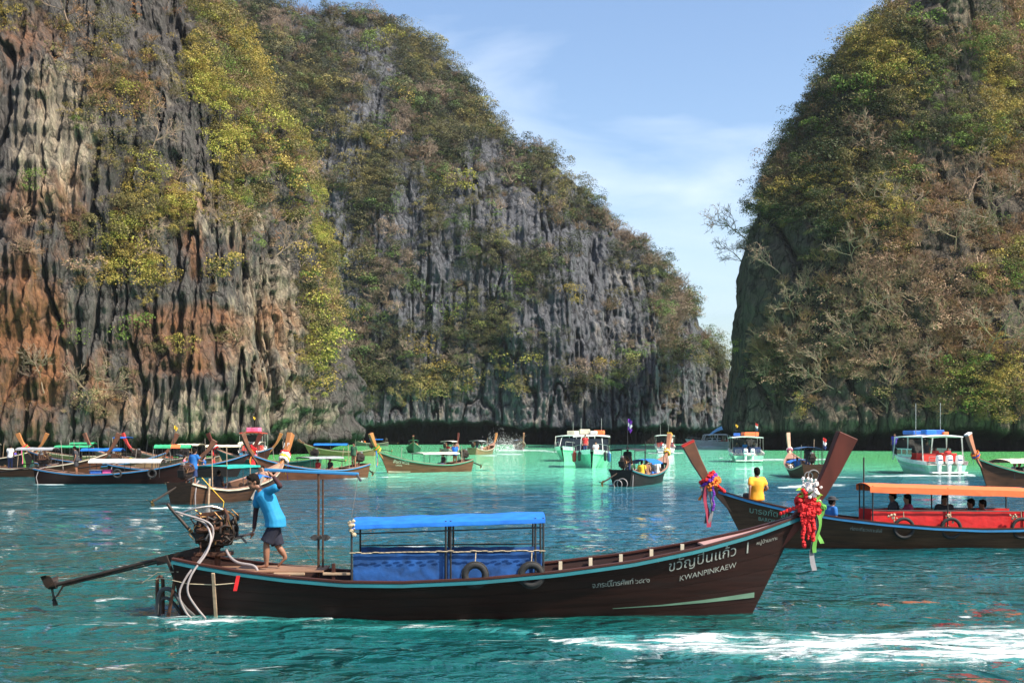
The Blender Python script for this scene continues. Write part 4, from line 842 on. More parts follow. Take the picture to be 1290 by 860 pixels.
# hoses and pipes round the engine
for nm, mm, pts, rad in (('cooling_hose', 'hose', [(.10, -.30, 1.62), (.0, -.36, 1.70), (.14, -.38, 1.66), (.55, -.38, 1.52), (.62, -.40, 1.30), (.50, -.55, 1.0), (.28, -.70, .70), (.16, -.76, .40), (.26, -.74, .10), (.40, -.70, -.05)], .018),
        ('cooling_hose', 'hose', [(.30, -.30, 1.58), (.48, -.34, 1.5), (.60, -.46, 1.30), (.56, -.58, 1.05), (.36, -.76, .72), (.30, -.80, .45), (.42, -.76, .2), (.62, -.74, -.05)], .018),
        ('cooling_hose', 'hose', [(.78, -.12, 1.05), (.86, -.22, .95), (1.02, -.34, .86), (1.28, -.42, .82), (1.36, -.45, .74), (1.37, -.45, .62)], .024),
        ('coolant_pipe', 'brass', [(.85, -.05, 1.4), (.93, -.1, 1.55), (.86, -.12, 1.66), (.7, -.1, 1.72)], .02), ('coolant_pipe', 'steel', [(.05, -.28, 1.66), (.25, -.3, 1.74), (.55, -.2, 1.78), (.72, -.12, 1.72)], .018),
        ('exhaust_stack', 'iron', [(.26, .1, 1.2), (-.02, .12, 1.52), (-.2, .14, 1.72), (-.26, .14, 1.80)], .028),
        ('stern_hose', 'hose_dark', [(.45, -.4, -.1), (.2, -.5, .12), (0, -.45, .38), (-.14, -.4, .44), (-.26, -.38, .36), (-.30, -.38, .02)], .036), ('stern_hose', 'hose_dark', [(.15, -.3, -.1), (-.05, -.32, .2), (-.18, -.33, .28), (-.27, -.34, .2), (-.28, -.34, -.05)], .028),
        ('stern_pipe', 'rust', [(-.34, -.2, .0), (-.345, -.2, .52), (-.32, -.2, .60), (-.27, -.2, .60), (-.25, -.2, .5), (-.25, -.2, .0)], .03)):
    cv = []
    for k in range(len(pts) - 1):
        for f in (0, .25, .5, .75):
            p0, p1, p2, p3 = [Vector(pts[min(max(k + q, 0), len(pts) - 1)]) for q in (-1, 0, 1, 2)]
            cv.append(.5 * ((2 * p1) + (p2 - p0) * f + (2 * p0 - 5 * p1 + 4 * p2 - p3) * f * f + (3 * p1 - p0 - 3 * p2 + p3) * f ** 3))
    cv.append(Vector(pts[-1])); MB().tube(cv, rad, 9).build(nm, M[mm], r_, True)
MB().tube([(.62, .0, 1.05), (.72, -.02, 1.85), (.35, 0, 2.25)], .007, 5).build('lashing', M['yellow_paint'], r_)
MB().box((.72, -.735, .36), (.055, .03, .80), (.28, 0, 0)).build('side_batten', M['raw_wood'], r_, False, .006); MB().box((-.02, -.5, .36), (.05, .05, .75), (0, R(10), 0)).build('stern_stake', M['rust'], r_, False, .006); MB().box((-.09, -.2, .68), (.05, .05, .62), (0, R(-22), 0)).build('stern_stake', M['iron'], r_, False, .006)
MB().tube([(-.5, -.2, .55), (-.2, -.45, .62), (.3, -.74, .56), (.75, -.80, .55), (1.1, -.80, .58)], .008, 5).build('mooring_line', M['rope'], r_, True); MB().tube([(-.62, -.1, .5), (-.35, -.15, .68), (.1, -.6, .74)], .008, 5).build('mooring_line', M['rope'], r_, True)
MB().sheet([[Vector((1.12 + .03 * g - .05 * f, -.815 - .01 * f, .70 - .24 * f)) for g in (-1, 1)] for f in (0, .3, .6, 1)], .006).build('cloth_strip', M['cloth_red'], r_)
MB().box((2.62, -.55, .72), (.06, .06, .3)).build('bitt', M['hull_darkred'], r_, False, .01); MB().box((1.7, -.1, .73), (1.5, .9, .03)).build('stern_platform', M['inside_wood'], r_, False, .006); MB().box((.55, 0, .98), (.6, .34, .06)).build('engine_bed', M['rust'], r_, False, .006)
for u_ in (1.0, 1.9, 2.7): MB().box((u_, -.56, .70), (.5, .08, .04)).build('deck_board', M['raw_wood'], r_, False, .004)
rp_ = MB()
for k in range(34):
    f = k / 33; rp_.ball((2.95 + 3.08 * f, -.715 + .01 * math.sin(k * 3), 1.055 + .035 * f + .008 * rng.gauss(0, 1)), (.06, .010, .010), 6, 4)
rp_.build('lashing', M['rope'], r_, True)
kn = MB(); [kn.ball((2.93 + rng.uniform(-.05, .05), -.70 + rng.uniform(-.04, .02), z_ + rng.uniform(-.12, .1)), rng.uniform(.02, .045), 6, 4, .4) for z_ in (1.52, 1.44) for k in range(7)]; kn.build('rope_knot', M['rope'], r_, True)
for x_ in (4.94, 5.85):
    t_ = empty('tyre', bw(B1, (x_, -.80, .70)), R(.8)); tag(t_, 'black tyre fender against the blue curtain, ' + ('below the middle awning posts' if x_ < 5 else 'at the end towards the bow'), 'tyre', None)
    q = MB().torus((0, 0, 0), .165, .058, 'y', 26, 10, k=.9); [q.torus((0, dy, 0), .218, .007, 'y', 26, 5) for dy in (-.025, .0, .025)]; q.build('tread', M['rubber'], t_, True); MB().tube([(0, .02, .2), (.01, .05, .36)], .009, 5).build('hanging_rope', M['rope'], t_)
def bouquet(root):
    b = MB(); [b.ball((rng.gauss(.0, .075), -.16 + rng.gauss(0, .05), .30 + rng.gauss(0, .09)), rng.uniform(.022, .042), 7, 5, .6) for k in range(44)]; b.build('blossom', M['petal_white'], root)
    l_ = MB()
    for k in range(16):
        a = rng.uniform(0, 6.28); o = Vector((rng.gauss(-.06, .06), -.15, .17 + rng.gauss(0, .06))); d = Vector((math.cos(a) * .15, -.03, math.sin(a) * .12)); s_ = d.cross(Vector((0, 1, 0))).normalized() * .024; l_.add([o, o + d * .5 + s_, o + d, o + d * .5 - s_], [(0, 1, 2, 3)])
    l_.build('leaves', M['leaf_plastic'], root)
    for dx, dz0, ln, c in ((-.17, .02, .34, 'cloth_red'), (-.06, -.05, .55, 'cloth_red'), (.02, -.02, .62, 'cloth_red'), (-.15, -.3, .42, 'cloth_red')):
        s_ = MB(); n = int(ln / .045); [s_.ball((dx + .012 * math.sin(k), -.22 + .01 * math.cos(k * 2), dz0 - .045 * k), .034 * rng.uniform(.6, 1.3), 7, 5, .4) for k in range(n)]; s_.build('flower_string', M[c], root, True)
    s_ = MB(); [s_.ball((-.20 - .05 * k, -.17 + .012 * k, -.0 - .022 * k), .034 * rng.uniform(.8, 1.2), 7, 5, .3) for k in range(7)]; s_.build('flower_string', M['cloth_red'], root, True)
    s_ = MB(); [s_.ball((-.06 + rng.gauss(0, .07), -.20 + rng.gauss(0, .02), -.05 + rng.gauss(0, .12)), .036, 7, 5, .6) for k in range(90)]; s_.build('flower_bunch', M['cloth_red'], root)
garland(B1, 'red flower garland and pale blossoms with green ribbon on the dark red prow post', ['cloth_red', 'cloth_red', 'cloth_green'], [('cloth_green', -.15, .70, .06, .10), ('cloth_silver', -.13, 1.0, .08, .07), ('cloth_green', -.10, .55, .06, .16)], 1.0, bouquet)
r4 = random.Random(9)
for mm, nm, cnt, rad in (('rust', 'fuel_pipe', 9, .014), ('iron', 'bracket', 9, .02), ('brass', 'coolant_pipe', 5, .012), ('hose_dark', 'fuel_hose', 7, .016)):
    for k in range(cnt):
        a_ = Vector((.56 + r4.uniform(-.32, .38), -.19 + r4.uniform(-.06, .05), 1.30 + r4.uniform(-.16, .40))); q = [a_]
        for j in range(4): q.append(q[-1] + Vector((r4.uniform(-.10, .10), r4.uniform(-.03, .02), r4.uniform(-.10, .09))))
        MB().tube(q, rad * r4.uniform(.7, 1.2), 6).build(nm, M[mm], r_, True)
# helmsman, bent over the tiller
zz_ = lambda py_: EYE - (py_ - HY) / 76.0
def jp(px_, py_, y): return ((px_ - 340) / 76.0, y, zz_(py_) - .775)
J = dict(pelvis=jp(347, 655, 0), chest=jp(337, 630, 0), neck=jp(327, 615.5, .0), head=jp(319.5, 607, -.02), shL=jp(343, 617, -.16), shR=jp(324, 622, .13), elL=jp(356, 611, -.24), elR=jp(320, 645, .14), wrL=jp(347, 600, -.16), wrR=jp(319, 667, .06), haL=jp(341, 596, -.10), haR=jp(316.5, 675, .03),
         hpL=jp(348, 660, -.085), hpR=jp(343, 660, .085), knL=jp(337, 683, -.09), knR=jp(349, 688, .09), anL=jp(337, 709, -.09), anR=jp(358, 701, .09), toL=jp(326, 714, -.10), toR=jp(349.5, 713, .09))
fg = figure(J, .0125, .60, 'shorts', dict(L=Vector((-.4, .3, .6)).normalized(), R=Vector((-.8, 0, -.4)).normalized()), R(180 + 28), R(14), .026, armsleeves=True)
hm_ = person(fg, (Vector(((340 - CX) / F * 21.25, 21.25, .775))), 0, 'barefoot helmsman in cyan T-shirt and navy shorts leaning on the tiller', 'shirt_cyan', 'shorts_navy', bname='shorts')
ey = MB(); [ey.ball(fg['hp'](.088, s_ * .030, .0), .011, 8, 6) for s_ in (-1, 1)]; ey.build('eyes', M['hair'], hm_, True)

# ---------------------------------------------------------------- boat with the orange awning
B2 = longtail('second', Vector(((905 - CX) / F * 33.6 + 10.4 * math.cos(R(1.5)), 33.5, 0)), R(180 - 1.0), 'brown longtail boat with orange awning and red side curtain behind the dark boat\'s bow', 10.4, 1.0, .93, 'walnut', 'blue_line', 6, 'prow_brown', .92,
    [dict(x0=2.50, x1=6.60, z0=1.50, z1=1.62, w=1.44, m=M['tarp_orange'], rise=.07, posts=(2.62, 4.6, 6.52), curtain=(M['curtain_red'], .45, .98), rails=((.99, 1.0),), zb=.42, drop=.14, wave=.004)], True, group=None, prow_edge='red_paint')
hull_text(B2, 'บารอกัต สัมพันธ์', 9.62, .92, .22, -.15, B2.root, M['letter_green'], 1); hull_text(B2, 'BAROKAT', 9.38, .72, .13, -.15, B2.root, M['letter_green'], 1); hull_text(B2, 'ท่องเที่ยวเกาะพีพี', 7.1, .50, .12, -.08, B2.root, M['letter'], 1)
MB().tube([(6.50, -.3, .5), (6.50, -.3, 2.35)], .02, 6).build('flag_pole', M['pole_black'], B2.root)
for k, x_ in enumerate((2.75, 4.55, 5.75)):
    t_ = empty('tyre', bw(B2, (x_, .78, .56)), B2.root.rotation_euler.z); tag(t_, 'black tyre fender tied against the red curtain, ' + ('at the stern end', 'below the rope bundle', 'at the bow end')[k], 'tyre')
    MB().torus((0, 0, 0), .24, .045, 'y', 26, 9).build('tread', M['rubber'], t_, True); MB().tube([(0, -.02, .26), (0, -.05, .42)], .009, 5).build('hanging_rope', M['rope'], t_)
for x_ in (4.58, 6.0, 2.9):
    kn = MB(); [kn.ball((x_ + rng.gauss(0, .06), .72 + rng.uniform(0, .05), .92 - abs(rng.gauss(0, .14))), rng.uniform(.015, .035), 6, 4, .4) for k in range(16)]; kn.build('rope_knot', M['rope'], B2.root, True)
def tails(root):
    s_ = MB(); [s_.ball((-.02 + .015 * math.sin(k), .17, -.05 - .045 * k), .032 * rng.uniform(.7, 1.3), 6, 5, .3) for k in range(15)]; s_.build('flower_string', M['cloth_purple'], root, True)
    s_ = MB(); [s_.ball((.10 - .045 * k, .14, .16 - .04 * k), .045 * rng.uniform(.7, 1.2), 7, 5, .3) for k in range(10)]; s_.build('flower_string', M['cloth_red'], root, True)
garland(B2, 'orange, red and purple garland with striped cloth tails on the red-tipped prow', ['cloth_orange', 'cloth_orange', 'cloth_purple', 'cloth_red'], [('cloth_maroon', .15, 1.05, .10, .14), ('cloth_silver', .12, .95, .10, .18), ('cloth_silver', .13, 1.0, .08, .06), ('cloth_orange', .10, .35, .06, .28)], 1.0, tails)
seat(B2, 'sit2', 9.38, -.02, B2.zs(.90) + .02, R(-75), 'man in yellow T-shirt sitting on the foredeck with his back turned', 'shirt_yellow', bottom='shirt_dark', skin='skin')
seat(B2, 'sit', 7.42, -.1, .42, R(200), 'crouching person in blue with dark sun hat behind the dark red prow post', 'shirt_blue', hat='shirt_dark')
for k, (x_, y_, z_, sh, fg_) in enumerate(((5.72, -.2, .55, 'shirt_dark', 'sit'), (5.45, .2, .5, 'cloth_maroon', 'sit3'), (4.45, -.1, .48, 'shirt_dark', 'sit3'), (3.65, -.25, .36, 'shirt_dark', 'sit'), (3.42, -.2, .36, 'shirt_red', 'sit2'))):
    seat(B2, fg_, x_, y_, z_, R(rng.choice((0, 180, 90))), ('broad dark-haired passenger', 'smaller passenger beside the broad one', 'long-haired passenger near the middle post', 'passenger in dark shirt near the stern post', 'passenger in red near the stern post')[k] + ' under the orange awning', sh)
HAZE = .00006
# ---------------------------------------------------------------- speedboats
def speedboat(loc, head, label, L=9.5, beam=3.2, hull='white_paint', low='mint', roof='white_paint', cab=(1.0, 6.6), roof_z=2.5, outboards=2, side='mint', top=(), fenders=(), group='speedboats in the lagoon', seats='red_paint', poles=(), open_side=False):
    root = empty('speedboat', loc, head); tag(root, label, 'speedboat', group)
    hb = lambda u: beam / 2 * float(np.interp(u, [0, .3, .6, .8, .92, 1], [.92, 1, .97, .78, .45, .06]))
    zs = lambda u: float(np.interp(u, [0, .3, .6, 1], [.95, 1.05, 1.25, 1.62]))
    us = [k / 22 for k in range(23)]
    def pt(u, t, sd, off=0):
        f = .70 - .45 * u ** 3; x = (L - 1.3) * u * (1 - t) + L * u * t
        return Vector((x - L / 2, sd * (hb(u) * (f + (1 - f) * t ** .8) + off), -.35 * (1 - t) + zs(u) * t))
    h = MB()
    for sd in (-1, 1): h.grid([[pt(u, t, sd) for t in (0, .2, .4, .6, .8)] for u in us])
    h.grid([[pt(u, 0, -1), pt(u, 0, 1)] for u in us]); h.grid([[pt(0, t, -1), pt(0, t, 1)] for t in (0, .2, .4, .6, .8)]); h.build('hull', M[low], root, True)
    for sd in (-1, 1):
        MB().grid([[pt(u, .8, sd), pt(u, .8, sd, .05), pt(u, 1, sd, .05), pt(u, 1, sd, -.08)] for u in us]).build('topside', M[hull], root)
        if side: MB().grid([[pt(u, t, sd, .008) for t in (.45, .62)] for u in us[2:18]]).build('side_flash', M[side], root)
    MB().grid([[Vector((pt(u, 1, 1).x, g * (hb(u) - .05), zs(u) - .12 - .35 * (u < .68))) for g in (-1, 0, 1)] for u in us]).build('deck', M[hull], root)
    MB().box((-L / 2 - .25, 0, .18), (.6, beam * .8, .10)).build('swim_platform', M[hull], root, False, .03)
    x0, x1 = cab[0] - L / 2, cab[1] - L / 2; w = beam * .92
    P = [[Vector((x0 - .2 + (x1 - x0 + .1) * i / 12, g * w / 2, roof_z + .12 * (1 - g * g) - .25 * max(0, i / 12 - .7) ** 1.2)) for g in (-1, -.8, -.4, 0, .4, .8, 1)] for i in range(13)]
    rf = MB().sheet(P, .09).build('roof', M[roof], root, True)
    for sd in (-1, 1):
        y = sd * (w / 2 - .03)
        for i, (xa, lean) in enumerate(((x0, -.25), ((x0 + x1) / 2, .0), (x1 - .1, .45))):
            MB().sheet([[Vector((xa + lean + (.10 + .05 * (f - .5) ** 2 * 4) * g - lean * f * 1.0, y, zs(.3) - .05 + (roof_z - zs(.3)) * f)) for g in (-1, 1)] for f in (0, .3, .6, 1)], .05).build('roof_pillar', M[hull], root)
        if not open_side:
            MB().box(((x0 + x1) / 2 + .7, y, zs(.5) + .35), ((x1 - x0) * .52, .04, .62)).build('side_panel', M[side or hull], root, False, .02)
            for k in range(3): MB().box((x0 + (x1 - x0) * (.42 + .2 * k), y + sd * .025, zs(.5) + .40), ((x1 - x0) * .15, .02, .34)).build('window', M['glass_dark'], root, False, .01)
    ws = MB().grid([[Vector((x1 + .55 - .75 * f, g * w / 2 * (.92 - .04 * f), zs(.7) - .1 + (roof_z - .25 - zs(.7) + .1) * f)) for g in (-1, -.5, 0, .5, 1)] for f in (0, .5, 1)]).build('windscreen', M['glass_dark'], root, True)
    for y in (-.5, .5): MB().tube([(x1 + .57, y * w * .6, zs(.7) - .08), (x1 - .18, y * w * .56, roof_z - .22)], .03, 5).build('screen_frame', M[hull], ws)
    for k in range(3):
        for sd in (-1, 1): s_ = MB(); s_.box((x0 + .7 + 1.1 * k, sd * w * .26, zs(.3) - .05), (.55, w * .34, .14)); s_.box((x0 + .46 + 1.1 * k, sd * w * .26, zs(.3) + .22), (.10, w * .34, .5)); s_.build('seat', M[seats], root, False, .03)
    for k in range(outboards):
        y = (k - (outboards - 1) / 2) * .72
        c = MB(); c.box((-L / 2 - .35, y, 1.10), (.55, .42, .62), top=.82); o = c.build('outboard_motor', M['gel_white'], root, False, .06)
        MB().box((-L / 2 - .35, y, .45), (.26, .18, .8), top=1.3).build('drive_leg', M['gel_white'], o, False, .03); MB().box((-L / 2 - .60, y, 1.08), (.02, .3, .10)).build('motor_stripe', M['navy'], o)
    for sd in (-1, 1):
        r = MB(); r.tube([pt(u, 1, sd, -.08) + Vector((0, 0, .5)) for u in us[15:22]], .022, 6); [r.tube([pt(u, 1, sd, -.08), pt(u, 1, sd, -.08) + Vector((0, 0, .5))], .018, 5) for u in us[15:22:2]]; r.build('bow_rail', M['steel'], root)
        r = MB(); [r.tube([(-L / 2 + .1, sd * beam * .30 - .3, z_), (-L / 2 + .1, sd * beam * .30 + .3, z_)], .022, 5) for z_ in (1.1, 1.3)]; [r.tube([(-L / 2 + .1, sd * beam * .30 + dy, .7), (-L / 2 + .1, sd * beam * .30 + dy, 1.3)], .022, 5) for dy in (-.3, .3)]; r.build('stern_rail', M['steel'], root)
    for nm, c, x, y, sx, sy, sz in top: MB().box((x, y, roof_z + .12 + sz / 2), (sx, sy, sz), (0, 0, rng.uniform(-.15, .15))).build(nm, M[c], root, False, .05)
    for c, x, y, z0_, z1_ in poles: MB().tube([(x, y, z0_), (x, y, z1_)], .03, 6).build('aerial', M[c], root)
    for c, u, sd in fenders:
        p = pt(u, .95, sd, .10); MB().tube([p + Vector((0, 0, .15)), p, p - Vector((0, 0, .1)), p - Vector((0, 0, .7)), p - Vector((0, 0, .8))], [.02, .04, .13, .13, .05], 9).build('fender', M[c], root, True)
    root['beam'] = beam
    return root
def sp(root, p): return root.matrix_basis @ Vector(p)
def aboard(root, key, p, rz, label, shirt, **k): return person(FIG[key], sp(root, p), root.rotation_euler.z + rz, label, shirt, **k)
def flag(loc, label, cols, h=1.6, group=None):
    root = empty('flag', loc, rng.uniform(-.4, .4)); tag(root, label, 'flag', group); MB().tube([(0, 0, 0), (0, 0, h)], .022, 6).build('flag_staff', M['pole_black'], root)
    for k, c in enumerate(cols):
        z1 = h - .22 * k; MB().sheet([[Vector((.03 + .26 * f - .12 * f * g, .05 * math.sin(f * 6), z1 - .22 * g - .18 * f * f)) for g in (0, 1)] for f in (0, .25, .5, .75, 1)], .006).build('flag_stripe', M[c], root)
S1 = speedboat(ground(745, 588) , R(-90 - 3), 'green-hulled white speedboat with its bow towards the open water and red and blue fenders', 9.5, 3.5, 'white_paint', 'seafoam', roof_z=2.75, side='seafoam', top=(('roof_bag', 'cream_line', 0, -.6, 1.4, .9, .45), ('roof_raft', 'tarp_orange', -.6, .7, 1.3, .9, .35), ('roof_bag', 'tarp_white', .8, .2, .8, .6, .3)), fenders=(('red_paint', .80, -1), ('red_paint', .74, -1), ('black_paint', .88, -1), ('black_paint', .86, 1), ('navy', .80, 1), ('blue_line', .74, 1)), poles=(('steel', -1, -.9, 2.8, 4.3), ('steel', -1, .9, 2.8, 4.3)))
aboard(S1, 'stand', (2.3, -.55, 1.1), 0, 'passenger in red standing behind the green speedboat\'s bow rail', 'shirt_red', skin='skin_fair'); aboard(S1, 'sit', (2.6, .35, 1.35), 0, 'passenger in white sitting on the green speedboat\'s foredeck', 'shirt_white', skin='skin_fair')
MB().add([(3.4, -.7, 1.36), (4.2, 0, 1.44), (3.4, .7, 1.36), (3.6, 0, 1.38)], [(0, 1, 3), (1, 2, 3)]).build('bow_chevron', M['navy'], S1)
S0 = speedboat(ground(722, 580), R(-108), 'white and pale green speedboat lying just behind the green-hulled one', 9.5, 3.2, 'white_paint', 'seafoam', roof_z=2.7, side='seafoam', top=(('roof_bag', 'cream_line', 0, 0, 1.4, .9, .4),), poles=(('steel', 0, 0, 2.8, 4.2),))
S2 = speedboat(ground(837, 570), R(86), 'small white speedboat under way beyond the pale orange prow', 8.5, 3.0, 'white_paint', 'white_paint', roof_z=2.6, side=None, outboards=2, open_side=True, poles=(('steel', 0, .6, 2.6, 4.2), ('steel', 0, -.6, 2.6, 4.2)))
aboard(S2, 'stand', (-2.8, -.9, .75), R(180), 'person in white on the stern of the small white speedboat', 'shirt_white'); aboard(S2, 'sit', (-2.9, .6, .95), R(180), 'person in red sitting at the stern of the small white speedboat', 'shirt_red')
S3 = speedboat(ground(893, 561.5), R(182), 'long white speedboat running in front of the far cliff\'s foot', 11, 3.2, 'white_paint', 'white_paint', roof_z=2.6, side=None)
aw = empty('awning_boat', ground(912, 561), R(185)); tag(aw, 'boat under a pale blue domed awning beside the cliff corner', 'boat')
MB().sheet([[Vector((3.6 * f, g * 1.3, 2.4 + 2.3 * math.sin(math.pi * min(.5 + .5 * abs(f), 1)) ** .8 * (1 - .35 * g * g) * (1 - .15 * f))) for g in (-1, -.5, 0, .5, 1)] for f in (-1, -.75, -.5, -.25, 0, .25, .5, .75, 1)], .05).build('domed_awning', cloth('tarp_sky', (.16, .42, .68)), aw, True)
bh = Boat(8, .95); hh = MB()
for sd in (-1, 1): hh.grid([[bh.pt(u / 14, t, 0, sd) - Vector((4, 0, 0)) for t in (0, .3, .6, 1)] for u in range(15)])
hh.grid([[bh.pt(u / 14, .7, -.02, sd) - Vector((4, 0, 0)) for sd in (-1, 1)] for u in range(15)]); hh.build('hull', M['white_paint'], aw, True)
for x_ in (-3, 0, 3):
    for sd in (-1, 1): MB().tube([(x_, sd * .8, .4), (x_, sd * 1.15, 2.6)], .04, 5).build('awning_post', M['steel'], aw)
S4 = speedboat(ground(938, 581), R(85), 'white speedboat with green sides and two white outboards, orange raft on its roof', 9.0, 3.4, 'white_paint', 'seafoam', 'white_paint', roof_z=2.55, side='seafoam', outboards=2, seats='navy', top=(('roof_raft', 'tarp_orange', -1.5, -.4, 1.6, 1.5, .4), ('roof_bag', 'plastic_blue', .2, .8, 1.2, .7, .3)), open_side=True)
for k, (y_, sh) in enumerate(((-.8, 'shirt_dark'), (.1, 'shirt_blue'), (.9, 'shirt_dark'))): aboard(S4, 'sit', (-1.6 + .3 * k, y_, 1.15), R(180), ('passenger in dark shirt on the port seat', 'passenger in blue in the aisle', 'passenger in dark shirt on the starboard seat')[2 - k] + ' of the speedboat with the orange raft', sh)
flag(sp(S4, (.5, .9, 2.6)), 'yellow pennant on the roof of the speedboat with the orange raft', ['yellow_paint'], 1.3)
flag(sp(S4, (-3.2, -.8, 2.6)), 'red and white flag on the roof of the speedboat with the orange raft', ['red_paint', 'white_paint', 'navy'], 1.4)
S5 = speedboat(ground(1163, 595.5) , R(93), 'white cabin speedboat with mint sides, red seats and blue bags on its roof', 9.2, 3.25, 'white_paint', 'seafoam', roof_z=2.75, side='mint', outboards=3, top=(('roof_bag', 'plastic_blue', -1.6, -.3, 1.5, .9, .35), ('roof_bag', 'plastic_blue', .4, .6, 1.7, .9, .3), ('roof_bag', 'tarp_blue', -2.6, .6, .9, .8, .35), ('roof_bag', 'tarp_orange', -2.3, -.7, .7, .4, .2)), poles=(('steel', -1.8, -.6, 2.8, 5.2), ('steel', -.9, .9, 2.8, 5.2)), open_side=False)
aboard(S5, 'stand', (2.6, 1.25, 1.25), R(150), 'person in purple shirt standing on the side deck of the mint-sided speedboat', 'shirt_purple')
for k, (x_, y_, sh) in enumerate(((-1.9, .8, 'shirt_dark'), (-1.9, -.2, 'shirt_red'), (-2.4, -.9, 'shirt_red'), (-1.2, .2, 'shirt_dark'))): aboard(S5, ('sit', 'sit3', 'sit', 'stand')[k], (x_, y_, 1.05 if k < 3 else .65), R(180), ('passenger in dark shirt beside the window', 'long-haired passenger in red', 'passenger in red by the rail', 'standing passenger in dark shirt')[k] + ' inside the mint-sided speedboat', sh)
S6 = speedboat(ground(320, 577), R(95), 'small cabin boat with red and white top behind the garlanded prows', 8, 2.9, 'white_paint', 'blue_line', 'red_paint', roof_z=3.0, side=None, outboards=1, open_side=True, top=(('roof_bag', 'cloth_pink', 0, 0, 1.8, 1.4, .5),))
flag(sp(S6, (-1, 0, 3.1)), 'yellow flag on the red-topped cabin boat', ['yellow_paint'], 1.8)

# ---------------------------------------------------------------- the other longtails
def by_center(px_, py_, head, L):
    g = ground(px_, py_); return g - Vector((math.cos(R(head)), math.sin(R(head)), 0)) * L / 2
def lt(key, px_, py_, head, label, L=9.0, **k):
    b = longtail(key, by_center(px_, py_, head, L), R(head), label, L, **k); r = random.Random(label)
    for j in range(3):
        x = r.uniform(.5, 3.2) if j < 2 else r.uniform(5.5, 7); y = r.choice((-.55, .55)); MB().tube([(x, y, .3), (x + r.uniform(-.25, .25), y + r.uniform(-.1, .1), r.uniform(1.5, 2.6))], .02, 5).build('pole', M[r.choice(('grey_wood', 'raw_wood', 'pole_black'))], b.root)
    q = MB(); x, y = r.uniform(5.2, 6.2), r.uniform(-.2, .2); [q.ball((x + r.gauss(0, .3), y + r.gauss(0, .18), .42 + r.random() * .25), r.uniform(.08, .2), 7, 5, .4) for j in range(7)]; q.build('bundle', M[r.choice(('tarp_orange', 'tarp_blue', 'cloth_white', 'cloth_yellow', 'trousers_tan'))], b.root)
    MB().tube([(.7, -.5, 1.0), (.35, -.62, .9), (.2, -.66, .4), (.3, -.6, -.1)], .03, 6).build('cooling_hose', M['hose'], b.root, True)
    return b
C = lambda x0, x1, z, m, **k: dict(dict(x0=x0, x1=x1, z0=z, z1=z, w=1.5, m=M[m], rise=.14, posts=(x0 + .1, (x0 + x1) / 2, x1 - .1), zb=.4), **k)
b = lt('c1', 812, 609, 66, 'dark longtail with blue cargo cover and small black awning over its engine', 8.6, beam=1.12, hull='black', line='teal', prow='prow_tan', prow_edge='yellow_paint', can=(C(.3, 2.3, 2.05, 'tarp_black', rise=.05, posts=(.4, 2.2)), C(3.4, 5.4, 1.25, 'tarp_blue', rise=.2)), tail=(-1.6, .7, -1.0), engz=1.3)
garland(b, 'yellow and white garland round the pale orange prow with yellow tip', ['cloth_yellow', 'cloth_white', 'cloth_yellow'], [('cloth_yellow', .1, .4, .08, .1)])
seat(b, 'stand', 1.5, .1, .45, 0, 'dark-haired boatman under the small black awning', 'shirt_dark')
for k, (x_, y_, sh) in enumerate(((2.7, -.35, 'cloth_yellow'), (2.9, .35, 'shirt_green'), (5.7, -.3, 'shirt_white'), (5.9, .35, 'shirt_dark'), (3.4, -.4, 'trousers_tan'))): seat(b, 'sit', x_, y_, .5, 0, ('passenger in yellow', 'passenger in green', 'passenger in white', 'passenger in dark shirt', 'passenger in tan')[k] + ' seated by the blue cargo cover', sh, skin='skin_fair')
flag(bw(b, (1.2, 0, 2.1)), 'purple and white flag above the small black awning', ['cloth_purple', 'white_paint', 'cloth_purple'], 1.7)
MB().torus((-.15, -.15, .15), .30, .03, 'x', 16, 6).torus((-.18, .1, .12), .24, .03, 'x', 16, 6).build('hose_coil', M['hose'], b.root, True)
b = lt('c2', 1009, 600.3, 88, 'longtail with navy awning and pale plank prow, rope heaped on its stern', 8.2, hull='walnut', line='cream_line', prow='prow_pale', can=(C(.6, 3.0, 1.95, 'tarp_navy', rise=.12), C(3.6, 5.6, 1.0, 'tarp_blue', rise=.18)), tail=(-1.2, -.4, -1.15), beam=1.15)
garland(b, 'pink and white garland round the pale plank prow', ['cloth_pink', 'cloth_white'], [('cloth_pink', .1, .3, .06, .1)])
seat(b, 'stand', 1.7, 0, .42, 0, 'boatman in dark clothes under the navy awning', 'shirt_dark'); seat(b, 'sit', 3.3, .4, .45, 0, 'passenger in blue behind the navy awning\'s post', 'shirt_blue')
flag(bw(b, (.3, -.7, .8)), 'small striped flag on a tall staff at the navy-awninged boat\'s stern', ['red_paint', 'white_paint', 'navy'], 1.9)
MB().torus((-.2, 0, .25), .34, .04, 'x', 16, 6).torus((-.1, .3, .2), .26, .035, 'x', 16, 6).build('hose_coil', M['hose'], b.root, True)
b = lt('r1', 1296, 612, 212, 'longtail with cream awning and white-edged plank prow beside the mint-sided speedboat', 8.8, hull='walnut', line='green_line', prow='prow_tan', prow_edge='white_paint', beam=1.1, can=(C(3.6, 7.0, 1.40, 'tarp_cream', rise=.16, posts=(3.8, 6.6)), C(.6, 3.2, 2.1, 'tarp_cream', rise=.14)))
garland(b, 'orange and blue garland round the white-edged plank prow', ['cloth_orange', 'cloth_blue', 'cloth_orange'], [('cloth_blue', -.1, .4, .08, .1), ('cloth_orange', .1, .3, .07, .1)])
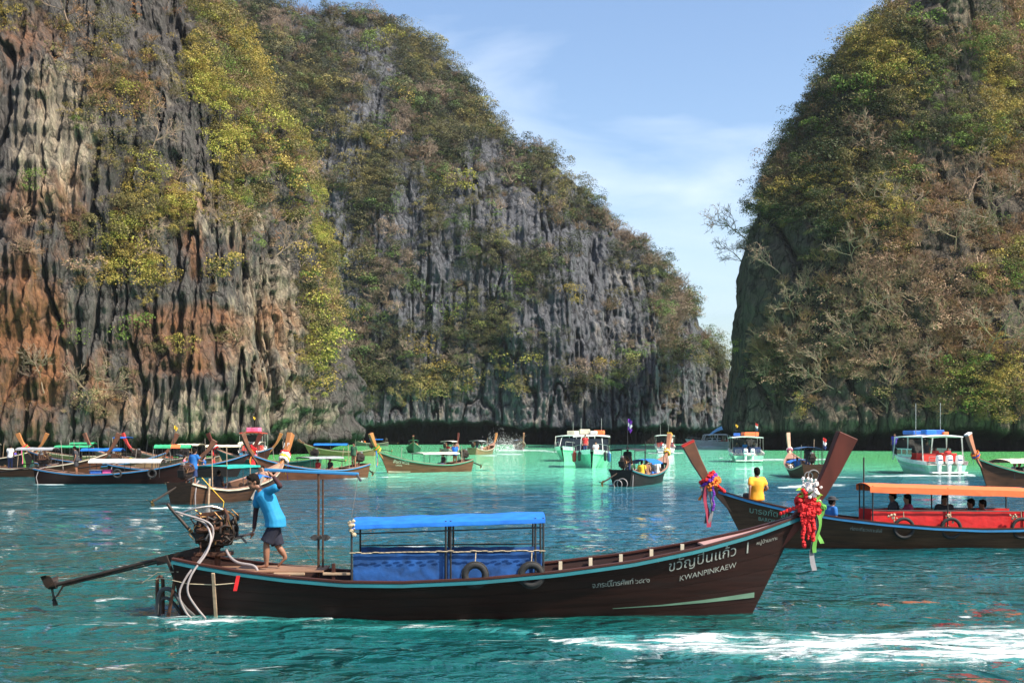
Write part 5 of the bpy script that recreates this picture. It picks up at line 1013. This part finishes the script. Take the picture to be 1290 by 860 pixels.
for k, (x_, y_, sh) in enumerate(((5.6, .3, 'shirt_dark'), (5.2, -.3, 'shirt_white'), (4.5, .3, 'trousers_tan'), (4.2, -.3, 'shirt_green'))): seat(b, 'sit', x_, y_, .45, 0, ('passenger in dark shirt', 'passenger in white', 'passenger in tan', 'passenger in green')[k] + ' under the cream awning', sh)
b = lt('m1', 536, 594.5, 223, 'brown longtail with white awning and lettered bow lying alone on green water', 8.8, hull='brown', line='green_line', prow='prow_orange', can=(C(1.6, 5.2, 1.45, 'tarp_white', rise=.06),), tail=(-2.1, -.4, -.85), stripe=('cream_line', [(6.2, (.06, .10)), (7.2, (.07, .12)), (8.0, (.09, .15))]))
garland(b, 'yellow and green garland with striped tails on the bright orange prow', ['cloth_yellow', 'cloth_green', 'cloth_orange', 'cloth_green'], [('cloth_green', .12, .8, .1, .0), ('cloth_orange', .10, 1.1, .1, .1), ('cloth_blue', .13, 1.2, .09, .16)], 1.25)
hull_text(b, 'ลันตาทัวร์', 7.75, .78, .34, -.12, b.root, M['cream_line'], 1); hull_text(b, 'LANTA', 7.5, .55, .16, -.1, b.root, M['cream_line'], 1)
seat(b, 'sit', 2.6, 0, .5, 0, 'dark seated figure under the plain white awning', 'shirt_dark'); seat(b, 'stand', 1.35, -.1, .42, R(30), 'boatman in blue shirt and tan trousers beside the white awning', 'tarp_blue', bottom='trousers_tan')
b = lt('m3', 568, 573.5, 80, 'small longtail with white awning half hidden behind the brown boat', 8.0, hull='grey', line='cream_line', prow='prow_red', can=(C(1.2, 4.6, 1.9, 'tarp_white', rise=.06),))
seat(b, 'sit', 3.2, .2, .6, 0, 'passenger in red on the half-hidden longtail', 'shirt_red'); seat(b, 'sit', 4.8, -.2, .6, 0, 'passenger in blue on the half-hidden longtail', 'shirt_blue')
b = lt('m4', 609, 572, 68, 'small pale longtail with bright orange prow and dark awning by the spray', 8.0, hull='tan', line='cream_line', prow='prow_orange', beam=1.15, can=(C(.8, 3.0, 1.9, 'tarp_grey', rise=.06),))
seat(b, 'stand', 1.8, 0, .42, 0, 'boatman on the pale longtail by the spray', 'shirt_dark')
for k, c in enumerate(('shirt_white', 'trousers_tan')): seat(b, 'sit', 4 + k, .3 - .6 * k, .5, 0, ('passenger in white', 'passenger in tan')[k] + ' on the pale longtail by the spray', c)
b = lt('m5', 655, 566.5, -82, 'tiny dark longtail with blue awning coming on in front of the cliff foot', 8.0, hull='walnut', line='cream_line', prow='prow_tan', can=(C(1.5, 5.0, 1.7, 'tarp_navy', rise=.1),)); seat(b, 'sit', 4.6, 0, .5, 0, 'lone passenger on the tiny dark longtail', 'shirt_dark')
b = lt('m2', 521, 570, -86, 'green-hulled longtail crowded with passengers below the far cliff', 8.0, hull='green', line='green_line', prow='prow_brown', prow_h=.7, beam=1.3, can=(C(1.0, 4.0, 1.8, 'tarp_green', rise=.1),))
for k, c in enumerate(('shirt_red', 'shirt_white', 'vest_orange', 'shirt_green')): seat(b, 'sit', 5.0 + .45 * (k // 2), .4 - .8 * (k % 2), .65, 0, ('passenger in red', 'passenger in white', 'passenger in orange', 'passenger in green')[k] + ' on the crowded green longtail', c, skin='skin_fair')
b = lt('l6', 466, 561.5, 178, 'low longtail with dark blue awning close under the far cliff', 8.5, hull='grey', line='cream_line', prow='prow_tan', can=(C(1.2, 4.2, 1.5, 'tarp_blue', rise=.1),))
for k, c in enumerate(('vest_orange', 'shirt_white')): seat(b, 'sit', 5.4 + .7 * k, 0, .5, 0, ('passenger in orange vest', 'passenger in white')[k] + ' on the low longtail under the cliff', c)
b = lt('l5', 428, 574, 176, 'weathered tan longtail with bright blue awning, empty, side-on', 9.4, hull='tan', line='cream_line', prow='prow_brown', prow_h=.4, can=(C(3.6, 8.0, 1.45, 'tarp_blue', rise=.18),), eng=True)
b = lt('l4', 392, 603, 226, 'dark brown longtail with open grey awning frame and a boatman standing aft', 9.0, hull='brown', line='blue_line', prow='prow_brown', can=(C(2.4, 5.2, 1.4, 'tarp_grey', rise=.05),), tail=(-1.6, -.5, -1.0))
seat(b, 'stand', .95, 0, .62, R(20), 'boatman in dark green standing at the grey-awninged stern', 'shirt_green', bottom='trousers_tan')
for k, c in enumerate(('shirt_red', 'shirt_dark')): seat(b, 'sit', 4.0 - 1.0 * k, .1, .42, 0, ('passenger in red', 'passenger in dark shirt')[k] + ' under the open grey awning', c)
b = lt('l3', 295, 630, 70, 'longtail with flat teal awning and lettered orange prow, engine tilted up', 8.4, hull='walnut', line='cream_line', prow='prow_orange', deck='raw_wood', beam=1.05, can=(C(2.3, 5.0, 1.55, 'tarp_teal', rise=.03, w=1.7),), tail=(-1.6, .5, -1.1), engz=1.35)
garland(b, 'heap of white, yellow and red garlands round the lettered orange prow', ['cloth_white', 'cloth_yellow', 'cloth_white', 'cloth_red'], [('cloth_yellow', -.1, .7, .1, .0), ('cloth_purple', -.15, .9, .09, .1), ('cloth_orange', .1, .8, .09, .05)], 1.5)
for ch, oy in (('J', 0), ('P', .17)):
  tj = text_mesh(ch, .26)
  for v in tj.vertices: v.co = Vector((8.4 + .53 + v.co.y * .40, .15 - oy - v.co.x, 1.60 + .70 + v.co.y * .90)) + Vector((-.175, 0, .07))
  link('lettering', tj, M['white_paint'], b.root)
seat(b, 'reach', 1.25, .15, .62, R(-10), 'boatman in blue shirt bending over the tilted engine', 'shirt_blue')
seat(b, 'sit', 3.4, .3, .45, 0, 'passenger in dark shirt under the flat teal awning', 'shirt_dark'); seat(b, 'sit2', 6.6, 0, .6, R(180), 'pale-skinned sunbather seated on the teal-awninged boat\'s foredeck', 'skin_fair', skin='skin_fair')
MB().box((.9, -.86, .45), (.12, .05, 1.3), (.1, R(-4), 0)).build('side_board', M['raw_wood'], b.root, False, .01); MB().box((4.6, -.95, .55), (.16, .05, 1.2), (.2, R(32), 0)).build('side_board', M['grey_wood'], b.root, False, .01); MB().sheet([[Vector((5.0 + 1.2 * f, -.75 + g * .7, .95 + .18 * math.sin(3.1 * f) * (1 - (g - .5) ** 2 * 2))) for g in (0, .33, .66, 1)] for f in (0, .25, .5, .75, 1)], .02).build('cargo_tarp', M['tarp_blue'], b.root, True)
b = lt('l2', 226, 601, 10, 'dark longtail with blue rail, green and orange striped awning and red-draped prow', 9.2, hull='black', line='blue_line', prow='prow_red', can=(C(3.0, 4.1, 2.05, 'tarp_green', rise=.16), C(4.1, 4.7, 2.05, 'tarp_orange', rise=.17, posts=(4.3, 4.5)), C(4.7, 5.4, 2.05, 'tarp_green', rise=.16, posts=(4.9, 5.2))))
garland(b, 'red garlands heaped round the dark red prow beside the striped awning', ['cloth_red', 'cloth_orange', 'cloth_red', 'cloth_red'], [('cloth_red', -.12, 1.0, .12, .1), ('cloth_orange', -.1, .8, .1, .0), ('cloth_red', .1, .9, .1, .2)], 1.4)
for k, (x_, c) in enumerate(((4.9, 'cloth_pink'), (5.7, 'vest_orange'), (6.2, 'shirt_blue'), (6.8, 'shirt_red'))): seat(b, 'sit', x_, -.1, .55, 0, ('passenger in pink', 'passenger in orange life vest', 'passenger in blue', 'passenger in red')[k] + ' near the striped awning', c, skin='skin_fair')
flag(bw(b, (4.2, .3, 2.2)), 'yellow pennant above the striped awning', ['yellow_paint'], 1.3)
b = lt('l2b', 338, 590, 172, 'dark green longtail with tan and black striped awning behind the red-draped prow', 9.0, hull='green', line='green_line', prow='prow_red', can=(C(5.0, 5.6, 2.1, 'tarp_cream', rise=.16, posts=(5.1, 5.5)), C(5.6, 6.2, 2.1, 'tarp_black', rise=.16, posts=(5.7, 6.1)), C(6.2, 6.9, 2.1, 'tarp_cream', rise=.16, posts=(6.3, 6.8))))
garland(b, 'red and white garland on the green longtail\'s prow', ['cloth_red', 'cloth_white', 'cloth_red'], [('cloth_red', .1, .9, .1, .1)], 1.3)
for k, c in enumerate(('cloth_pink', 'shirt_white')): seat(b, 'sit', 5.6 + k, 0, .55, 0, ('passenger in pink', 'passenger in white')[k] + ' on the dark green longtail', c, skin='skin_fair')
b = lt('l1', 150, 609, 3, 'long low longtail with blue rail, white awning and blue cooler amidships', 9.6, hull='mahogany', line='blue_line', prow='prow_brown', prow_h=.7, can=(C(3.2, 7.4, 1.32, 'tarp_white', rise=.15),), tail=(-3.6, 0, -.75), engz=1.4)
seat(b, 'reach', 2.35, -.1, .5, R(180), 'boatman in black standing by the white awning\'s end', 'shirt_dark', bottom='shirt_dark')
for nm, c, x_, lab in (('cooler', 'plastic_blue', 3.55, 'blue cooler box on the low longtail beside the boatman in black'), ('storage_box', 'plastic_pink', 4.2, 'pink plastic box beside the blue cooler')):
    o = empty(nm, bw(b, (x_, -.3, .42)), R(3)); tag(o, lab, 'box'); MB().box((0, 0, .18), (.7 if nm == 'cooler' else .5, .45, .36)).build('tub', M[c], o, False, .03); MB().box((0, 0, .40), (.74 if nm == 'cooler' else .54, .48, .06)).build('lid', M['tarp_white' if nm == 'cooler' else c], o, False, .02)
for k, x_ in enumerate((4.9, 6.9)):
    t_ = empty('tyre', bw(b, (x_, -.84, .62)), R(3)); tag(t_, 'tyre fender hung on the low longtail, ' + ('next to the cooler' if k == 0 else 'towards its bow'), 'tyre'); MB().torus((0, 0, 0), .22, .07, 'y', 20, 8).build('tread', M['rubber'], t_, True)
b = lt('b2', 128, 598, 6, 'longtail with plain blue awning moored behind the white-awninged boat', 9.0, hull='tan', line='blue_line', prow='prow_brown', can=(C(3.2, 6.0, 1.8, 'tarp_blue', rise=.1),)); seat(b, 'sit', 3, 0, .5, 0, 'passenger in blue by the plain blue awning', 'shirt_blue')
b = lt('b3', 108, 592, 186, 'dark red longtail with green awning and red-wrapped prow', 9.0, hull='darkred', line='blue_line', prow='prow_orange', can=(C(4.0, 6.8, 1.9, 'tarp_green', rise=.1),))
garland(b, 'red and green cloths wrapped round the prow of the green-awninged longtail', ['cloth_red', 'cloth_green', 'cloth_red'], [('cloth_green', .1, 1.5, .12, .1), ('cloth_pink', .1, 1.2, .12, .2)], 1.3)
b = lt('b6', 52, 600, 2, 'longtail with grey awning half hidden behind the white-awninged boat\'s stern', 9.0, hull='brown', line='cream_line', prow='prow_brown', can=(C(3.0, 5.5, 1.9, 'tarp_grey', rise=.1),)); seat(b, 'stand', 2.4, 0, .45, R(90), 'boatman in white beside the grey awning at the moorings', 'shirt_white')
b = lt('b7', 285, 584, 4, 'longtail with cream awning tucked behind the striped awnings', 9.0, hull='darkred', line='blue_line', prow='prow_orange', can=(C(2.6, 6.0, 1.7, 'tarp_cream', rise=.14),)); seat(b, 'sit', 3.4, 0, .5, 0, 'passenger in orange vest on the longtail behind the striped awnings', 'vest_orange')
b = lt('b4', 178, 588, 172, 'longtail with small blue sunshade and bare brown prow by the cliff foot', 9.0, hull='tan', line='cream_line', prow='prow_brown', can=(C(5.6, 6.8, 2.6, 'tarp_blue', rise=.05),))
b = lt('b5', 222, 586, 170, 'pale-hulled longtail with bright red prow by the cliff foot', 9.0, hull='tan', line='cream_line', prow='red_paint', can=(C(2.0, 4.2, 1.9, 'tarp_cream', rise=.1),))
b = lt('a0', -18, 588, 4, 'dark longtail with orange prow and pinkish awning beside the streaked cliff', 9.0, hull='black', line='cream_line', prow='prow_orange', can=(C(3.0, 5.6, 2.0, 'tarp_cream', rise=.1),)); seat(b, 'sit', 7.0, 0, .6, 0, 'person in navy seated behind the orange prow', 'shirt_purple')
b = lt('a1', 92, 581, 184, 'tan longtail with white name board on its bow and thin orange prow', 9.6, hull='tan', line='cream_line', prow='prow_orange', can=(C(2.5, 5.0, 1.9, 'tarp_green', rise=.1),))
MB().box((8.3, .52, .75), (.75, .03, .45), (R(-25), 0, R(-24))).build('name_board', M['white_paint'], b.root)
# spray thrown up behind the speeding boat
sm, sn, sl_, sp_, so_ = nt('spray'); sp_.inputs['Base Color'].default_value = (.85, .9, .92, 1); sp_.inputs['Roughness'].default_value = .6
g_ = ground(632, 567.5); q = MB(); r_ = random.Random(3)
for k in range(1500):
    f = r_.random(); a = Vector((g_.x - 2.5 + 5.5 * f + r_.gauss(0, .7), g_.y + r_.gauss(0, 1.0), abs(r_.gauss(0, 1.0 - .5 * abs(f - .4))) * 1.3)); s_ = r_.uniform(.015, .045)
    q.add([a + Vector((s_, 0, 0)), a + Vector((-s_ * .5, s_, 0)), a + Vector((-s_ * .5, -s_, 0)), a + Vector((0, 0, s_ * 1.6))], [(0, 1, 3), (1, 2, 3), (2, 0, 3), (0, 2, 1)])
tag(q.build('spray', sm), 'white spray hanging over the wake near the small pale longtail', 'spray', kind='stuff')

# ---------------------------------------------------------------- thin sea haze
hz = MB().box((0, 3000, 68), (16000, 12000, 140)).build('haze', None); tag(hz, kind='stuff'); hzm = bpy.data.materials.new('haze'); hzm.use_nodes = True; hzm.node_tree.nodes.clear()
ho_ = hzm.node_tree.nodes.new('ShaderNodeOutputMaterial'); hv = hzm.node_tree.nodes.new('ShaderNodeVolumePrincipled'); hv.inputs['Color'].default_value = (.86, .92, 1, 1); hv.inputs['Density'].default_value = HAZE; hv.inputs['Anisotropy'].default_value = .2
hzm.node_tree.links.new(hv.outputs[0], ho_.inputs['Volume']); hz.data.materials.append(hzm); tag(hz, 'thin pale sea haze filling the bay', 'haze')
